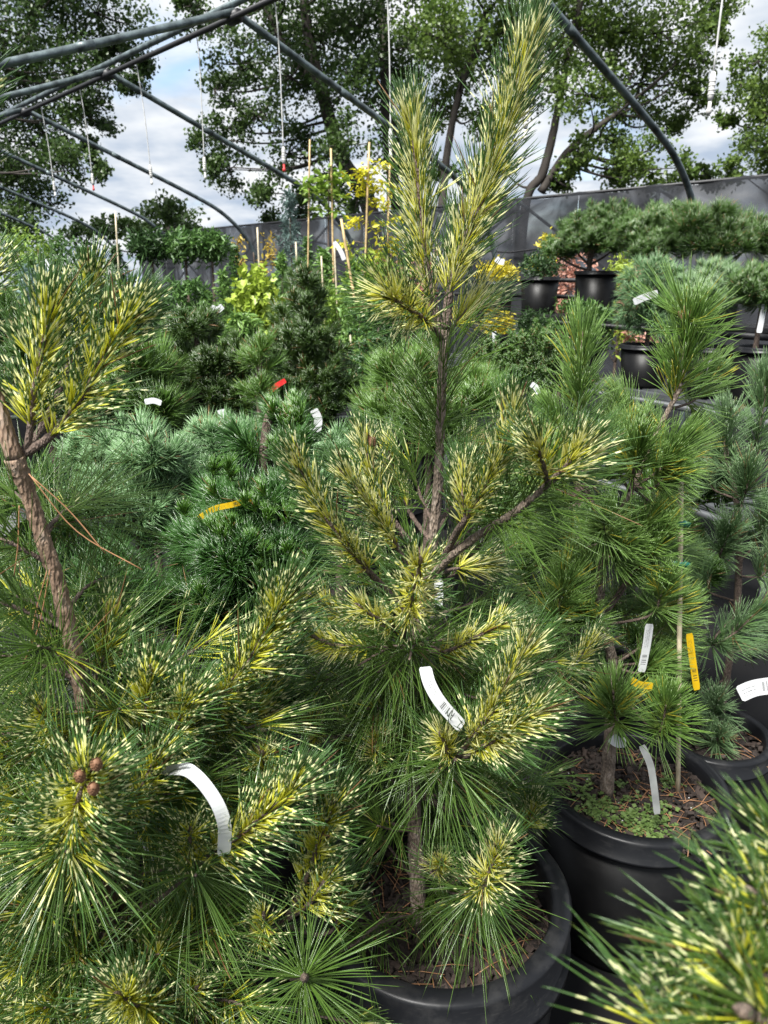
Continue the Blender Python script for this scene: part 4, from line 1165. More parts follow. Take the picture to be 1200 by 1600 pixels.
def under_pot(c, rad, h, label, seg=36, **kw):
    return pot((c.x, c.y, c.z), rad, h, label, seg=seg, soil_drop=.05, rimh=.022, lip=.010, **kw)

def on_ground(c): return Vector((c.x, c.y, 0))

t, c = bush('blue_pine', 'rounded blue-green dwarf pine between left trunk and dark pine', 'pine bush', [(205, 695, 62, 38), (180, 770, 52, 60), (260, 760, 44, 66), (225, 840, 60, 40, .02), (150, 720, 36, 40, .05), (235, 720, 50, 44, -.08), (205, 790, 55, 50, -.1)], 1.75, 'blue', 120, .055, TF['blue'], .36, up=.3)
under_pot(on_ground(c), .17, .40, 'black pot under the rounded blue-green dwarf pine')
t, c = bush('blue_pine', 'flat-topped blue-green pine behind the yellow-tagged dark pine', 'pine bush', [(340, 690, 46, 30), (330, 730, 44, 36), (385, 680, 40, 26, .1), (300, 740, 30, 40)], 1.95, 'blue', 70, .055, TF['blue'], .36, up=.3)
under_pot(on_ground(c), .16, .40, 'black pot under the flat-topped blue-green pine')
t, c = bush('blue_pine', 'blue-green pine tip seen left of the central pine', 'pine bush', [(520, 710, 36, 34), (555, 750, 36, 40), (510, 760, 36, 40)], 2.1, 'blue', 44, .055, TF['blue'], .36, up=.3)
under_pot(on_ground(c), .16, .40, 'black pot behind the central pine, under blue-green needles')
t, c = bush('dark_pine', 'broad dark green pine with a yellow tag, left of centre', 'pine bush', [(448, 660, 34, 28, .1), (425, 705, 52, 40, .06), (390, 790, 72, 50), (455, 800, 50, 60), (330, 850, 60, 60), (430, 880, 80, 66, -.05), (350, 950, 80, 66, -.05), (440, 990, 60, 60), (290, 960, 44, 56), (375, 870, 70, 60, -.1)], 1.62, 'dark', 210, .085, TF['dark'], .34, stemr=.018, up=.3)
for i in range(46):                                # light new growth in the tuft centres
    q = random.choice([(425, 700, 50, 40), (390, 790, 70, 50), (440, 850, 80, 60), (340, 860, 60, 60), (380, 950, 80, 60), (450, 660, 30, 24)])
    p = P(q[0] + random.uniform(-1, 1) * q[2], q[1] + random.uniform(-1, 1) * q[3], 1.62 - .17 + random.uniform(-.02, .05))
    o = bpy.data.objects.new('candle', random.choice(TF['candle'])); col.objects.link(o); o.parent = t; o.location = p - c
    o.rotation_mode = 'QUATERNION'; o.rotation_quaternion = Vector((random.uniform(-.4, .4), -.35, 1)).to_track_quat('Z', 'Y')
under_pot(on_ground(c), .18, .38, 'black pot under the broad dark green pine')
t, c = bush('dark_pine', 'open branched dark green pine with a ball-shaped top', 'pine bush', [(302, 520, 34, 24), (275, 580, 34, 30), (240, 600, 24, 24), (345, 570, 32, 28), (385, 575, 30, 26), (320, 620, 50, 34), (270, 645, 40, 30), (375, 630, 36, 32), (330, 670, 50, 30)], 2.5, 'mid', 230, .05, TF['deep'], .36, up=.4)
under_pot(on_ground(c), .18, .40, 'black pot under the ball-topped dark pine')
t, c = bush('dark_pine', 'narrow spire-shaped dark green pine with a red tag', 'pine bush', [(474, 452, 20, 26), (470, 500, 34, 30), (488, 545, 44, 36), (455, 560, 40, 34), (500, 600, 50, 40), (445, 620, 40, 40), (480, 640, 60, 36), (530, 630, 28, 36)], 2.75, 'mid', 255, .046, TF['midspire'], .36, up=.4)
under_pot(on_ground(c), .18, .40, 'black pot under the spire-shaped pine')
t, c = bush('bright_pine', 'bright green long needled pine behind the spire pine', 'pine bush', [(408, 560, 22, 34), (400, 610, 30, 30)], 2.3, 'bright', 16, .085, TF['bright'], .36, scale=(.55, .8))
under_pot(on_ground(c), .14, .40, 'black pot under the bright green pine beside the spire')
t, c = bush('bright_pine', 'bright green pine just right of the left banded shoots', 'pine bush', [(225, 585, 36, 36), (205, 625, 36, 30), (240, 650, 40, 24)], 2.25, 'bright', 60, .085, TF['bright'], .36)
under_pot(on_ground(c), .15, .40, 'black pot under the bright pine at left')
t, c = bush('bright_pine', 'bright green pine behind the central trunk', 'pine bush', [(640, 600, 44, 36), (660, 650, 50, 40), (740, 640, 36, 40), (610, 660, 36, 40), (700, 690, 50, 40)], 2.4, 'bright', 130, .085, TF['bright'], .36)
under_pot(on_ground(c), .16, .40, 'black pot behind the central trunk, under bright green needles')
t, c = bush('bright_pine', 'green pine at the left edge behind the banded shoots', 'pine bush', [(15, 520, 50, 40), (60, 560, 50, 46), (100, 620, 60, 50), (20, 620, 60, 50), (140, 660, 40, 50)], 2.2, 'bright', 150, .085, TF['mid'], .36)
under_pot(on_ground(c), .17, .40, 'black pot at the left edge behind the banded shoots')
t, c = bush('dark_pine', 'shaded dark pine low behind the left trunk', 'pine bush', [(30, 800, 60, 60), (90, 900, 70, 60), (40, 930, 60, 60), (160, 920, 60, 50), (200, 960, 50, 50)], 1.45, 'dark', 120, .085, TF['dark'], .34)
under_pot(on_ground(c), .16, .38, 'black pot low behind the left trunk')
t, c = bush('dwarf_spruce', 'very dark spruce between the spire pine and central pine', 'spruce', [(590, 520, 30, 30), (600, 580, 60, 50), (560, 620, 40, 40), (640, 540, 40, 40), (620, 640, 50, 40)], 3.4, 'dark', 230, .024, TF['sprucedark'], .5, up=.3)
under_pot(on_ground(c), .2, .55, 'black pot under the very dark spruce')
t, c = bush('dwarf_spruce', 'dense green dwarf spruce right of the central trunk', 'spruce', [(840, 560, 36, 32), (825, 600, 50, 34), (870, 600, 40, 34)], 3.2, 'mid', 240, .022, TF['spruce'], .5, up=.4)
under_pot(on_ground(c), .18, .55, 'black pot under the dense dwarf spruce')
t, c = bush('dwarf_spruce', 'small olive spruce left of the dense dwarf spruce', 'spruce', [(770, 575, 30, 24), (755, 605, 36, 26), (790, 610, 30, 24)], 3.3, 'mid', 150, .022, TF['spruce'], .5, up=.3)
under_pot(on_ground(c), .17, .55, 'black pot under the small olive spruce')
t, c = bush('bright_pine', 'shaded long needled pine filling the gap behind the white pine', 'pine bush', [(830, 720, 50, 50), (800, 800, 50, 60), (860, 860, 60, 60), (1010, 820, 50, 60), (1060, 900, 50, 60), (1080, 760, 50, 60), (880, 1000, 60, 50), (1020, 1000, 50, 50)], 2.15, 'mid', 170, .085, TF['mid'], .3, scale=(1.1, 1.6))
under_pot(on_ground(c), .17, .36, 'black pot in the gap behind the white pine')

# ================================================================== BENCHES
BU = Vector((-.475, .88, 0)).normalized(); BV = Vector((.88, .475, 0)).normalized()
B0 = Vector((1.5, 5.2, 0))
def bpt(t, s, z): return B0 + BU * t + BV * s + Vector((0, 0, z))
bn = empty('tiered_bench', bpt(2, 0, 0), 'long tiered plant bench of dark rails in front of the shade cloth', 'bench')
TOPZ, MIDZ = 1.32, .97
for z, s_, nm in ((TOPZ, .0, 'upper'), (MIDZ, -.42, 'middle'), (.6, -.84, 'lower')):
    for j in range(4):
        mb = MB(); a, b = bpt(-2.2, s_ - .15 + .1 * j, z - .012), bpt(9.5, s_ - .15 + .1 * j, z - .012)
        ax = Matrix((BU, BV, Vector((0, 0, 1)))).transposed()
        mb.box((a + b) / 2, ((b - a).length / 2, .03, .012), ax); mb.build('slat', M['darksteel'] if nm == 'upper' else M['steel'], bn, False)
    for zz in (z - .045,):
        for e_ in (-.19, .19):
            mb = MB(); mb.tube([bpt(-2.2, s_ + e_, zz), bpt(9.5, s_ + e_, zz)], .018, 8); mb.build('rail', M['darksteel'] if nm == 'upper' else M['steel'], bn)
    for i in range(9):
        for e_ in (-.19, .19):
            mb = MB(); mb.tube([bpt(-2.1 + 1.4 * i, s_ + e_, 0), bpt(-2.1 + 1.4 * i, s_ + e_, z - .06)], .016, 8); mb.build('post', M['steel'], bn)
mb = MB(); mb.tube([bpt(-2.2, .25, TOPZ + .12), bpt(9.5, .25, TOPZ + .12)], .016, 8); mb.build('rail', M['darksteel'], bn)
mb = MB(); mb.tube([bpt(-2.2, .26, TOPZ + .24), bpt(9.5, .26, TOPZ + .24)], .016, 8); mb.build('rail', M['darksteel'], bn)

lb = empty('low_bench', (-2.3, 6.6, 0), 'low wide plant bench under the crowded background plants at left', 'bench')
LZ = .8
for j in range(24):
    mb = MB(); mb.box((-2.25, 4.55 + .19 * j, LZ - .012), (2.9, .07, .012)); mb.build('slat', M['darksteel'], lb, False)
for x_ in (-5.0, -3.2, -1.4, .4):
    for y_ in (4.6, 6.7, 8.8):
        mb = MB(); mb.tube([Vector((x_, y_, 0)), Vector((x_, y_, LZ - .03))], .02, 8); mb.build('leg', M['steel'], lb)
for y_ in (4.5, 8.98):
    mb = MB(); mb.tube([Vector((-5.2, y_, LZ - .04)), Vector((.7, y_, LZ - .04))], .02, 8); mb.build('rail', M['steel'], lb)

# ---- bench plants
LM = {}
def LMAT(k, c1, c2, tr=.3):
    if k not in M: M[k] = mat_leaf(k, c1, c2, tr)
    return k
LMAT('lime', (.12, .22, .03), (.28, .40, .06)); LMAT('chart', (.22, .32, .03), (.42, .52, .08)); LMAT('gold', (.42, .36, .02), (.75, .66, .06))
LMAT('fgreen', (.045, .11, .025), (.12, .23, .055)); LMAT('fdark', (.022, .055, .016), (.055, .115, .03)); LMAT('fblue', (.10, .17, .14), (.22, .31, .29))
LMAT('orange', (.36, .20, .03), (.50, .42, .06)); LMAT('pink', (.40, .17, .12), (.62, .36, .28)); LMAT('soft', (.09, .19, .04), (.22, .36, .09)); LMAT('yleaf', (.42, .42, .02), (.72, .66, .04))

def shrub(name, label, foot, ch, hw, shape, mat, leaf, n, base=.02, group=None, cat='shrub', stems=4, asp=.35, upn=.2):
    """foot: where the stem meets the soil; ch: crown height; hw: half width (metres); base: bare stem below the crown"""
    t = empty(name, foot, label, cat, group)
    f = np.array(tuple(foot))
    u = rng.random(n); an = rng.random(n) * 2 * math.pi
    lob = 1 + .18 * np.sin(3 * an + rng.random() * 6) + .12 * np.sin(7 * an + 9 * u)
    rad = rng.random(n) ** .38
    if shape == 'ball':
        th = np.arccos(1 - 2 * rng.random(n)); r = rad * lob
        x, y, z = r * np.sin(th) * np.cos(an) * hw, r * np.sin(th) * np.sin(an) * hw, (r * np.cos(th) * .5 + .5) * ch
    elif shape == 'cone':
        z = u ** 1.5 * ch; rr = hw * (1 - z / ch * .92) * (1 + .25 * np.sin(z / ch * 34)) * rad * lob
        x, y = rr * np.cos(an), rr * np.sin(an)
    elif shape == 'weep':
        z = u ** .8 * ch; rr = hw * np.sqrt(np.clip(1 - (z / ch) ** 2, 0, 1)) * rad * lob
        x, y = rr * np.cos(an), rr * np.sin(an)
    elif shape == 'layer':
        lv = rng.integers(0, 5, n); z = (lv + .7 * rng.random(n) + .3 * np.sin(an * 3 + lv)) / 5.2 * ch; rr = hw * (1 - .55 * (lv / 5.0)) * rad * (.75 + .45 * np.sin(an * 2 + lv * 2.1) ** 2)
        x, y = rr * np.cos(an), rr * np.sin(an); z = z - .12 * ch * (rr / hw) ** 2 + .08 * ch
    else:  # loose upright sprays
        k = max(7, n // 60); cx = rng.normal(0, .5, (k, 2)); cz = rng.random(k) ** .7
        i = rng.integers(0, k, n)
        x = np.clip(cx[i, 0], -1, 1) * hw + rng.normal(0, .16, n) * hw; y = np.clip(cx[i, 1], -1, 1) * hw + rng.normal(0, .16, n) * hw; z = cz[i] * ch + rng.normal(0, .07, n) * ch
    pos = f + np.stack([x, y, z + base], 1)
    rnd = np.clip(.5 * rng.random(n) + .5 * (np.sin(an * 5 + u * 13) * .5 + .5), 0, 1)
    link('crown', leaf_mesh('crown', pos, leaf, upn, asp, rnd=rnd, droop=1.2 if shape == 'weep' else 0), t, M[mat])
    F = Vector(foot)
    mb = MB(); mb.tube(cr([F, F + Vector((.01, 0, base + ch * .4)), F + Vector((0, .01, base + ch * .85))], 4), [.012 + hw * .02 - .0012 * i for i in range(9)], 6); mb.build('trunk', M['twig'], t)
    for i in range(stems):
        a = i * 2.4; q = F + Vector((math.cos(a) * hw * .7, math.sin(a) * hw * .7, base + ch * random.uniform(.35, .8)))
        mb = MB(); mb.tube(cr([F + Vector((0, 0, base + ch * .12)), F.lerp(q, .5) + Vector((0, 0, base * .5)), q], 4), [.006 - .0005 * k for k in range(9)], 5); mb.build('limb', M['twig'], t)
    return t

def bench_pot(px, s_, shelf, rpx, h, label):
    """pot on the tiered bench in the photo column px, on the shelf line at offset s_"""
    best = min((abs((lambda q: 600 + FPX * q.x / (q.y * CP - (q.z - EYE) * SP))(bpt(k_, s_, shelf + .2)) - px), k_) for k_ in np.linspace(-2.2, 6, 800))[1]
    q = bpt(best, s_, shelf)
    rad = msize(rpx, q + Vector((0, 0, h)))
    under_pot(q, rad, h, label)
    return q + Vector((0, 0, h - .05)), q, rad

def toY(q): return q.y
# upper shelf
f, q, r_ = bench_pot(777, 0, TOPZ, 27, .235, 'black pot of the golden shrub on the upper shelf')
shrub('golden_shrub', 'golden yellow dwarf conifer in a pot on the upper shelf', f, .21, r_ * 1.12, 'ball', 'gold', .035, 1500, .0)
f, q, r_ = bench_pot(843, 0, TOPZ, 30, .265, 'black pot of the dark globe shrub on the upper shelf, second from left')
shrub('globe_shrub', 'very dark globe shrub beside the golden shrub on the upper shelf', f, .24, r_ * 1.12, 'ball', 'fdark', .03, 1600, .0)
fb = q + BU * .25 + BV * .26
shrub('golden_shrub', 'golden shrub peeking out behind the dark globe shrub', Vector((fb.x, fb.y, TOPZ)), .5, .11, 'loose', 'gold', .04, 900, .05)
f, q, r_ = bench_pot(930, 0, TOPZ, 33, .30, 'tall black pot holding the broad domed pine on the upper shelf')
Yd = q.y
bush('dome_pine', 'broad dark domed pine on the upper shelf, above the tall black pot', 'pine bush', [(930, 360, 50, 30), (895, 385, 36, 26), (965, 385, 40, 26), (930, 385, 50, 30, -.1), (870, 400, 18, 16), (955, 345, 30, 18)], Yd, 'mid', 240, .06, TF['dome'], f.z, up=.35, stemr=.02)
f, q, r_ = bench_pot(1035, 0, TOPZ, 32, .27, 'black pot behind the blue weeping pine on the upper shelf')
bush('dome_pine', 'dense dark domed pine right of the broad dome', 'pine bush', [(1030, 365, 46, 34), (1000, 375, 34, 32), (1060, 370, 34, 36), (1025, 395, 44, 26, -.1), (1050, 345, 30, 18)], q.y, 'mid', 210, .06, TF['dome'], f.z, up=.35, stemr=.02)
f, q, r_ = bench_pot(1125, 0, TOPZ, 33, .27, 'black pot under the loose needled pine at upper right')
bush('loose_pine', 'loose longer needled pine rising at the end of the domed pines', 'pine bush', [(1105, 345, 30, 26), (1080, 360, 30, 26), (1140, 375, 44, 26), (1180, 380, 40, 30), (1110, 385, 40, 30), (1160, 395, 50, 26)], q.y, 'mid', 130, .085, TF['midlong'], f.z, up=.3, stemr=.018, scale=(.9, 1.2))
# middle shelf
f, q, r_ = bench_pot(776, -.42, MIDZ, 28, .22, 'black pot of the lower golden shrub')
shrub('golden_shrub', 'golden topped shrub on the middle shelf', f, .22, r_ * .95, 'ball', 'gold', .035, 1000, .0)
f, q, r_ = bench_pot(832, -.42, MIDZ, 30, .20, 'wide black pot of the clipped globe on the middle shelf')
shrub('globe_shrub', 'clipped dark green globe on the middle shelf', f, .25, r_ * .98, 'ball', 'fdark', .025, 2200, .0)
f, q, r_ = bench_pot(905, -.42, MIDZ, 34, .20, 'black pot of the bushy green shrub on the middle shelf')
shrub('bushy_shrub', 'bushy mid green shrub with upright tips on the middle shelf', f, .30, r_ * 1.3, 'loose', 'fgreen', .035, 2200, .0)
f, q, r_ = bench_pot(1008, -.42, MIDZ, 38, .24, 'black pot of the blue weeping pine on the middle shelf')
bush('weeping_pine', 'blue-grey weeping pine hanging over the middle shelf', 'pine bush', [(1015, 440, 34, 26), (1000, 475, 28, 40), (1040, 470, 26, 44), (1015, 505, 34, 30)], q.y, 'blue', 120, .075, TF['bluefar'], f.z, up=-.3)
f, q, r_ = bench_pot(1112, -.42, MIDZ, 38, .26, 'black pot of the soft dwarf pine ball on the middle shelf')
bush('soft_pine', 'soft grey-green pine ball on the middle shelf, left of the edge pot', 'pine bush', [(1110, 450, 36, 30), (1105, 470, 36, 26, -.05)], q.y, 'grey', 100, .07, TF['domegrey'], f.z, up=.4)
f, q, r_ = bench_pot(1188, -.42, MIDZ, 42, .28, 'black pot on the middle shelf cut by the right edge')
bush('soft_pine', 'green pine ball on the middle shelf at the right edge', 'pine bush', [(1180, 455, 34, 28), (1205, 470, 36, 30)], q.y, 'mid', 100, .07, TF['dome'], f.z, up=.4)

# behind the bench, in front of the cloth
for px, Y_, top_, hw_, mt_, lab, nm in ((888, 7.2, 395, 34, 'pink', 'pink tinged leafy shrub behind the tall black pot', 'pink_shrub'), (975, 7.0, 402, 44, 'chart', 'yellow-green leafy shrub behind the domed pines', 'leafy_shrub'), (660, 8.6, 408, 44, 'pink', 'pinkish shrub glimpsed behind the central pine leaders', 'pink_shrub'),
                                        (1010, 6.6, 425, 30, 'pink', 'pale pink shrub behind the blue weeping pine', 'pink_shrub'), (590, 9.0, 405, 34, 'pink', 'pinkish shrub left of the central pine leaders', 'pink_shrub')):
    c = P(px, top_, Y_)
    shrub(nm, lab, Vector((c.x, c.y, .3)), c.z - .7, msize(hw_, c), 'loose', mt_, .06, 1100, .4)
    under_pot(Vector((c.x, c.y, 0)), .2, .35, 'black pot standing on the ground: ' + lab)

# left background on the low bench
def far(name, label, px, top, hw, Y, shape, mat, leaf=.05, n=1300, base=.02, asp=.35, potr=.14, potlabel=None, cut=None):
    c = P(px, top, Y)
    ft = Vector((c.x, Y, LZ))
    h = .22
    on = -5.1 < c.x < .6 and 4.5 < Y < 9.0
    if not on: ft.z = 0
    under_pot(ft, potr, h, potlabel or ('black pot of the ' + label), seg=24)
    return shrub(name, label, ft + Vector((0, 0, h - .05)), c.z - ft.z - h + .05 - base, msize(hw, c), shape, mat, leaf, n, base, asp=asp)
far('leafy_shrub', 'lime green leafy shrub at the left edge under the hoops', 22, 365, 46, 6.6, 'loose', 'lime', .055, 1500)
far('leafy_shrub', 'green leafy shrub second from the left edge', 80, 372, 40, 7.4, 'loose', 'fgreen', .055, 1500)
far('spreading_conifer', 'blue-green tiered conifer low at the left edge', 60, 415, 50, 5.4, 'layer', 'fblue', .05, 1500)
far('conifer', 'mid green conical conifer left of the lollipop conifers', 130, 388, 44, 6.6, 'cone', 'fgreen', .05, 1800)
far('conifer', 'dark conical conifer just left of the lollipop conifers', 180, 385, 40, 7.2, 'cone', 'fdark', .05, 1800)
for px, lab in ((232, 'leftmost of three lollipop conifers on bare stems'), (285, 'middle one of three lollipop conifers on bare stems'), (327, 'rightmost of three lollipop conifers on bare stems')):
    c = P(px, 362, 6.8)
    ft = Vector((c.x, 6.8, LZ)); under_pot(ft, .14, .22, 'black pot of the ' + lab, seg=24)
    hh = msize(44, c)
    shrub('lollipop_conifer', lab, ft + Vector((0, 0, .17)), hh, msize(33, c), 'ball', 'fgreen' if px != 232 else 'fdark', .07, 900, c.z - LZ - .17 - hh, group='lollipop conifers', asp=.3)
far('conifer', 'dark rounded conifer below the leftmost lollipop', 212, 440, 46, 5.0, 'ball', 'fdark', .045, 1900)
far('spreading_conifer', 'green spreading conifer below the lollipop conifers', 292, 438, 52, 4.9, 'layer', 'fgreen', .045, 2000)
far('conifer', 'slim soft green conifer left of the chartreuse shrub', 348, 425, 30, 5.8, 'cone', 'soft', .045, 1300)
far('chartreuse_shrub', 'chartreuse fan-leaved conifer in the background', 396, 418, 33, 5.0, 'ball', 'chart', .05, 1500, .12, asp=.7)
far('weeping_conifer', 'pale green weeping conifer below the chartreuse shrub', 376, 490, 42, 4.6, 'weep', 'soft', .06, 1500, asp=.22)
far('blue_conifer', 'wispy powder blue conifer against the shade cloth', 452, 300, 40, 8.2, 'cone', 'fblue', .07, 1500, .3, asp=.2)
far('conifer', 'feathery green conifer below the powder blue conifer', 440, 398, 38, 6.2, 'cone', 'soft', .05, 1500)
far('conifer', 'feathery green conifer below the green staked sapling', 505, 392, 48, 5.9, 'cone', 'soft', .05, 2000)
far('conifer', 'feathery green conifer left of the leaning stake', 552, 410, 40, 6.3, 'cone', 'fgreen', .05, 1600)
far('conifer', 'light green feathery conifer right of the leaning stake', 600, 415, 44, 5.6, 'loose', 'lime', .05, 1700)
far('spreading_conifer', 'fine green spreading conifer beside the spire pine', 560, 470, 44, 4.9, 'layer', 'soft', .045, 1600)
far('orange_shrub', 'orange tinted shrub behind the chartreuse conifer', 395, 378, 30, 8.4, 'loose', 'orange', .05, 500, .3)
far('conifer', 'dark conifer in the row behind the ball-topped pine', 255, 470, 40, 4.7, 'cone', 'fdark', .045, 1500)
far('conifer', 'mid green conifer behind the left banded shoots', 150, 450, 50, 4.8, 'ball', 'fdark', .045, 1900)
far('conifer', 'dull green conifer behind the bud of the left pine', 95, 470, 46, 4.6, 'ball', 'fgreen', .045, 1700)

# staked saplings
def stake(name, a, b, Y, rpx, mat, label, toground=None):
    p, q = P(*a, Y), P(*b, Y)
    if toground is not None:
        d = (q - p); q = p + d * ((toground - p.z) / d.z)
    t = empty(name, q, label, 'stake', 'bamboo stakes')
    r = msize(rpx, p)
    mb = MB(); mb.tube([q.lerp(p, i / 8) + Vector((0, 0, 0)) for i in range(9)], [r * (1 + .05 * (i % 2)) for i in range(9)], 8); mb.build('cane', M[mat], t)
    for i in range(1, 5):
        c = q.lerp(p, i / 5 + .03); d = (p - q).normalized()
        mb = MB(); mb.tube([c - d * r * .5, c, c + d * r * .5], [r * 1.02, r * 1.25, r * 1.02], 8); mb.build('node', M[mat], t)
    return t
def sapling(label, pts, Y, mat, leaf, lv, lab2):
    ft = P(pts[0][0], pts[0][1], Y); ft.z = LZ
    under_pot(ft, .15, .24, lab2, seg=24)
    t = empty('staked_sapling', ft + Vector((0, 0, .19)), label, 'sapling', 'staked saplings')
    tp = [ft + Vector((0, 0, .19))] + [P(a, b, Y - .02) for a, b in pts]
    trunk(t, tp, [.012, .010, .008, .006, .004], 'twig', 7)
    pos = []
    for (px, py, rpx, k) in lv:
        c = P(px, py, Y); r = msize(rpx, c)
        mb = MB(); s_ = min(cr(tp, 6), key=lambda q: (q - c).length); mb.tube([s_, s_.lerp(c, .5) + Vector((0, 0, .03)), c], [.005, .004, .002], 5); mb.build('limb', M['twig'], t)
        pos.append(np.array(tuple(c)) + rng.normal(0, 1, (k, 3)) * np.array([r, r, r * .45]) * .6)
    link('crown', leaf_mesh('crown', np.concatenate(pos), leaf, .6, .45), t, M[mat])
    return t
sapling('staked sapling with bright yellow leaves on a bamboo stake', [(574, 430), (573, 360), (573, 300), (574, 262)], 6.8, 'yleaf', .055, [(565, 275, 18, 60), (585, 290, 20, 60), (562, 298, 16, 40), (555, 345, 14, 30), (548, 352, 12, 20), (590, 320, 14, 26), (540, 385, 14, 30), (595, 355, 14, 30), (572, 268, 14, 40)], 'black pot of the yellow leaved staked sapling')
sapling('staked sapling with light green leaves left of the yellow one', [(514, 430), (513, 360), (514, 300), (514, 265)], 7.0, 'lime', .075, [(505, 285, 22, 70), (525, 275, 20, 60), (495, 300, 18, 50), (520, 305, 22, 60), (480, 290, 14, 30), (530, 330, 16, 30), (505, 330, 14, 30)], 'black pot of the light green staked sapling')
sapling('staked sapling with sparse yellow leaves beside the central pine', [(607, 430), (606, 360), (605, 300), (605, 260)], 7.2, 'yleaf', .07, [(600, 255, 14, 30), (612, 300, 14, 24), (598, 320, 14, 24), (620, 340, 14, 20), (605, 400, 30, 80), (625, 380, 26, 60)], 'black pot of the sparse yellow staked sapling')
stake('bamboo_stake', (577, 222), (570, 430), 6.75, 1.6, 'bamboo', 'bamboo stake of the yellow leaved sapling', LZ + .17)
stake('bamboo_stake', (517, 232), (521, 430), 6.95, 1.5, 'bamboo', 'bamboo stake of the light green sapling', LZ + .17)
stake('bamboo_stake', (484, 218), (481, 430), 7.0, 1.3, 'bamboo', 'leftmost tall bamboo stake against the shade cloth', LZ)
stake('bamboo_stake', (609, 258), (604, 430), 7.15, 1.4, 'bamboo', 'bamboo stake just left of the central pine leaders', LZ + .17)
stake('bamboo_stake', (533, 342), (566, 540), 5.0, 2.0, 'bamboo', 'leaning bamboo stake between the feathery conifers', LZ)
for px, a, b, Y_, lab in ((502, 400, 460, 5.6, 'short bamboo stub in the feathery conifer'), (522, 378, 440, 5.7, 'short pale stake with white tag in the background'), (462, 378, 430, 6.0, 'short stake tip left of the feathery conifers'), (547, 520, 560, 4.6, 'short stake end low beside the spire pine'), (180, 330, 380, 6.6, 'grey stake leaning above the left conifers'), (402, 355, 420, 6.4, 'thin stake in the chartreuse shrub row')):
    stake('bamboo_stake', (px, a), (px + 3, b), Y_, 1.3, 'paleb', lab, LZ)

# stake of the white pine, with green tie tape
st = stake('bamboo_stake', (1064, 750), (1061, 1060), WY - .05, 4.2, 'paleb', 'thick pale stake tied to the long needled pine', wp_c.z - .06)
for py in (817, 880):
    c = P(1063, py, WY - .05)
    mb = MB(); mb.lathe(c, [(.0085, -.006), (.0105, -.0065), (.011, .0), (.0105, .0065), (.0085, .006)], 14)
    mb.box(c + Vector((-.012, -.006, .001)), (.008, .0012, .006)); mb.box(c + Vector((.013, -.004, -.002)), (.007, .0012, .006), Matrix.Rotation(.3, 3, 'Y'))
    tag(mb.build('tie_tape', M['tie'], None), 'green tie tape round the thick pale stake, ' + ('upper' if py == 817 else 'lower') + ' one', 'tape', 'green tie tapes')

# ================================================================== TAGS
def tagpx(pts, w, Y, mat, label, cat='tag', side=(1, 0, 0)):
    q = Q(pts, Y)
    return strip('plant_tag', q, msize(w, q[0]), mat, label, cat, 'plant tags', side)
tagpx([(664, 1042, 0), (672, 1070, -.02), (690, 1100, -.03), (722, 1136, -.03)], 21, YM - .19, 'white', 'white printed strip tag hanging beside the central trunk', side=None)
tagpx([(255, 1200, .03), (295, 1204, 0), (330, 1240, -.015), (350, 1285, -.02), (350, 1335, -.01)], 21, LY - .13, 'plainwhite', 'curved white loop tag arching over the lower left pine', side=None)
tagpx([(190, 1268, .0), (215, 1305, .0), (240, 1345, .0)], 5, LY - .03, 'plainwhite', 'thin white tag edge among needles left of the loop tag', side=(.4, .9, 0))
tagpx([(1015, 975), (1010, 1010), (1002, 1050)], 13, WY - .07, 'white', 'white printed tag hanging on the long needled pine', side=(1, 0, 0))
tagpx([(1077, 990), (1082, 1030), (1089, 1078)], 11, WY - .04, 'yellow', 'yellow printed tag hanging beside the thick pale stake')
tagpx([(985, 1062), (1000, 1070), (1020, 1072)], 12, WY - .12, 'yellow', 'yellow tag end poking out of the white pine tuft', side=(0, 0, 1))
tagpx([(1003, 1165), (1016, 1195), (1022, 1230), (1027, 1272)], 11, WY - .22, 'clear', 'cloudy plastic tag bending down onto the weedy soil')
tagpx([(955, 1152), (966, 1160), (978, 1160)], 18, WY - .16, 'plainwhite', 'small white tag wrapped round the white pine base', side=(0, 0, 1))
tagpx([(310, 810), (335, 795), (365, 788), (395, 778)], 9, 1.49, 'yellow', 'yellow printed tag lying across the broad dark pine', side=(0, 0, 1))
tagpx([(490, 640), (497, 655), (495, 675)], 13, 2.55, 'plainwhite', 'white tag hanging below the spire pine')
tagpx([(345, 640), (348, 652), (340, 668)], 13, 2.25, 'plainwhite', 'white tag hanging in the ball-topped pine', side=(.9, 0, .4))
tagpx([(226, 628), (240, 626), (252, 630)], 9, 2.1, 'plainwhite', 'white tag lying on the bright pine at left', side=(0, 0, 1))
tagpx([(412, 622), (425, 608), (446, 594)], 8, 2.45, 'redtag', 'red tag across the spire pine', side=(0, 0, 1))
tagpx([(685, 905), (686, 925), (684, 948)], 14, YM - .03, 'plainwhite', 'white tag on the central trunk below the right arm')
tagpx([(2, 832), (18, 815), (40, 800)], 18, LY + .12, 'white', 'white printed tag behind the left trunk', side=(.3, 0, 1))
tagpx([(990, 472), (1008, 464), (1028, 458)], 11, 3.9, 'white', 'white tag sticking up above the long needled pine', side=(0, 0, 1))
tagpx([(1195, 475), (1190, 500), (1186, 520)], 9, 3.6, 'plainwhite', 'white tag on the pot at the right edge')
tagpx([(665, 388), (672, 396), (690, 408)], 6, 5.4, 'plainwhite', 'white tag flag near the stakes behind the leaders', side=(0, 0, 1))
tagpx([(522, 378), (532, 392), (538, 406)], 7, 5.6, 'plainwhite', 'white tag flag on the short pale stake', side=(.8, 0, .5))
tagpx([(830, 600), (838, 606), (842, 615)], 9, 2.9, 'plainwhite', 'small white tag in the dense dwarf spruce')
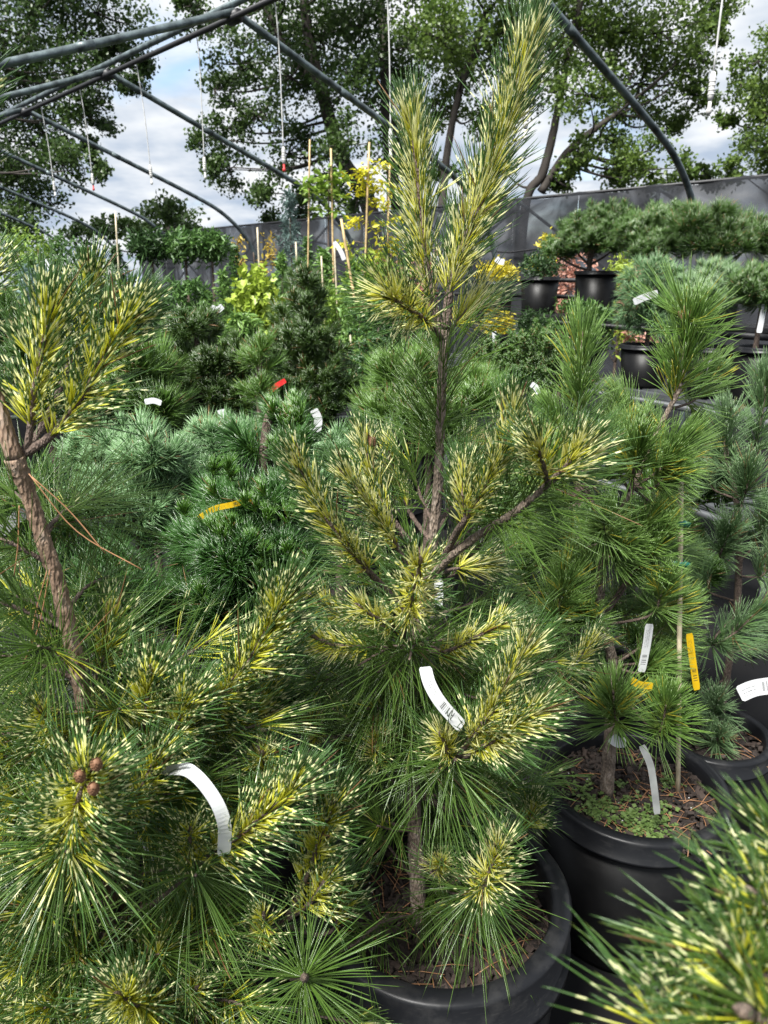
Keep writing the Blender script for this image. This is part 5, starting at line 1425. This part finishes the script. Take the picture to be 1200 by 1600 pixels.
tagpx([(772, 518), (773, 526), (773, 534)], 7, 4.9, 'plainwhite', 'white tag on the pot of the lower golden shrub')
tagpx([(775, 404), (780, 408), (788, 410)], 9, 5.6, 'plainwhite', 'white tag on top of the golden shrub, upper shelf', side=(0, 0, 1))
tagpx([(70, 405), (75, 415), (78, 420)], 7, 5.2, 'plainwhite', 'white tag in the blue-green tiered conifer', side=(.9, 0, .3))
tagpx([(330, 480), (340, 484), (348, 478)], 9, 4.4, 'plainwhite', 'white tag folded below the slim conifer', side=(.3, 0, 1))
tagpx([(1155, 1085), (1180, 1075), (1215, 1070)], 26, GY - .2, 'white', 'broad white printed sleeve at the right edge', side=(0, .3, 1))

# clover weeds on the right pot
wc = Vector((wp_c.x, wp_c.y, wp_c.z - .055 + .012))
pos = []
for (dx, dy, r, k) in ((-.01, -.11, .06, 130), (-.09, -.06, .05, 60), (.03, -.08, .04, 40), (-.03, .0, .06, 34), (-.13, .02, .04, 26), (.10, .03, .03, 20)):
    pos.append(np.array([wc.x + dx, wc.y + dy, wc.z + .006]) + rng.normal(0, 1, (k, 3)) * np.array([r * .6, r * .5, .003]))
pos = np.concatenate(pos)
# three round leaflets per plant
pp = np.concatenate([pos + np.array([.004 * math.cos(a), .004 * math.sin(a), 0]) for a in (0, 2.1, 4.2)])
o = link('clover_weeds', leaf_mesh('clover_weeds', pp, .0095, 1.4, 1.0), None, M['weed'])
tag(o, 'small clover weeds on the soil of the notched pot', 'weeds', None, 'stuff')

# more of the crowded light green stock behind
far('leafy_shrub', 'fresh lime shrub between the dark conifers at far left', 150, 415, 36, 5.6, 'loose', 'lime', .05, 1300)
far('conifer', 'pale feathery conifer right of the chartreuse conifer', 425, 440, 34, 5.3, 'cone', 'soft', .045, 1500)
far('conifer', 'pale green cone-shaped conifer below the lollipop stems', 320, 455, 34, 5.3, 'cone', 'soft', .045, 1500)
far('leafy_shrub', 'lime leafy shrub under the yellow sapling', 580, 400, 34, 6.5, 'loose', 'chart', .05, 1100)
far('leafy_shrub', 'yellow-green shrub low behind the spire pine', 530, 440, 36, 5.4, 'loose', 'lime', .045, 1300)
far('conifer', 'soft green conifer beside the first leafy shrub at left', 45, 400, 40, 6.0, 'cone', 'soft', .045, 1500)
far('conifer', 'green conifer between the lollipop conifers and the powder blue conifer', 365, 385, 30, 7.4, 'cone', 'fgreen', .05, 1400)
far('conifer', 'green conifer under the second tall bamboo stake', 480, 372, 34, 7.6, 'cone', 'fgreen', .05, 1400)
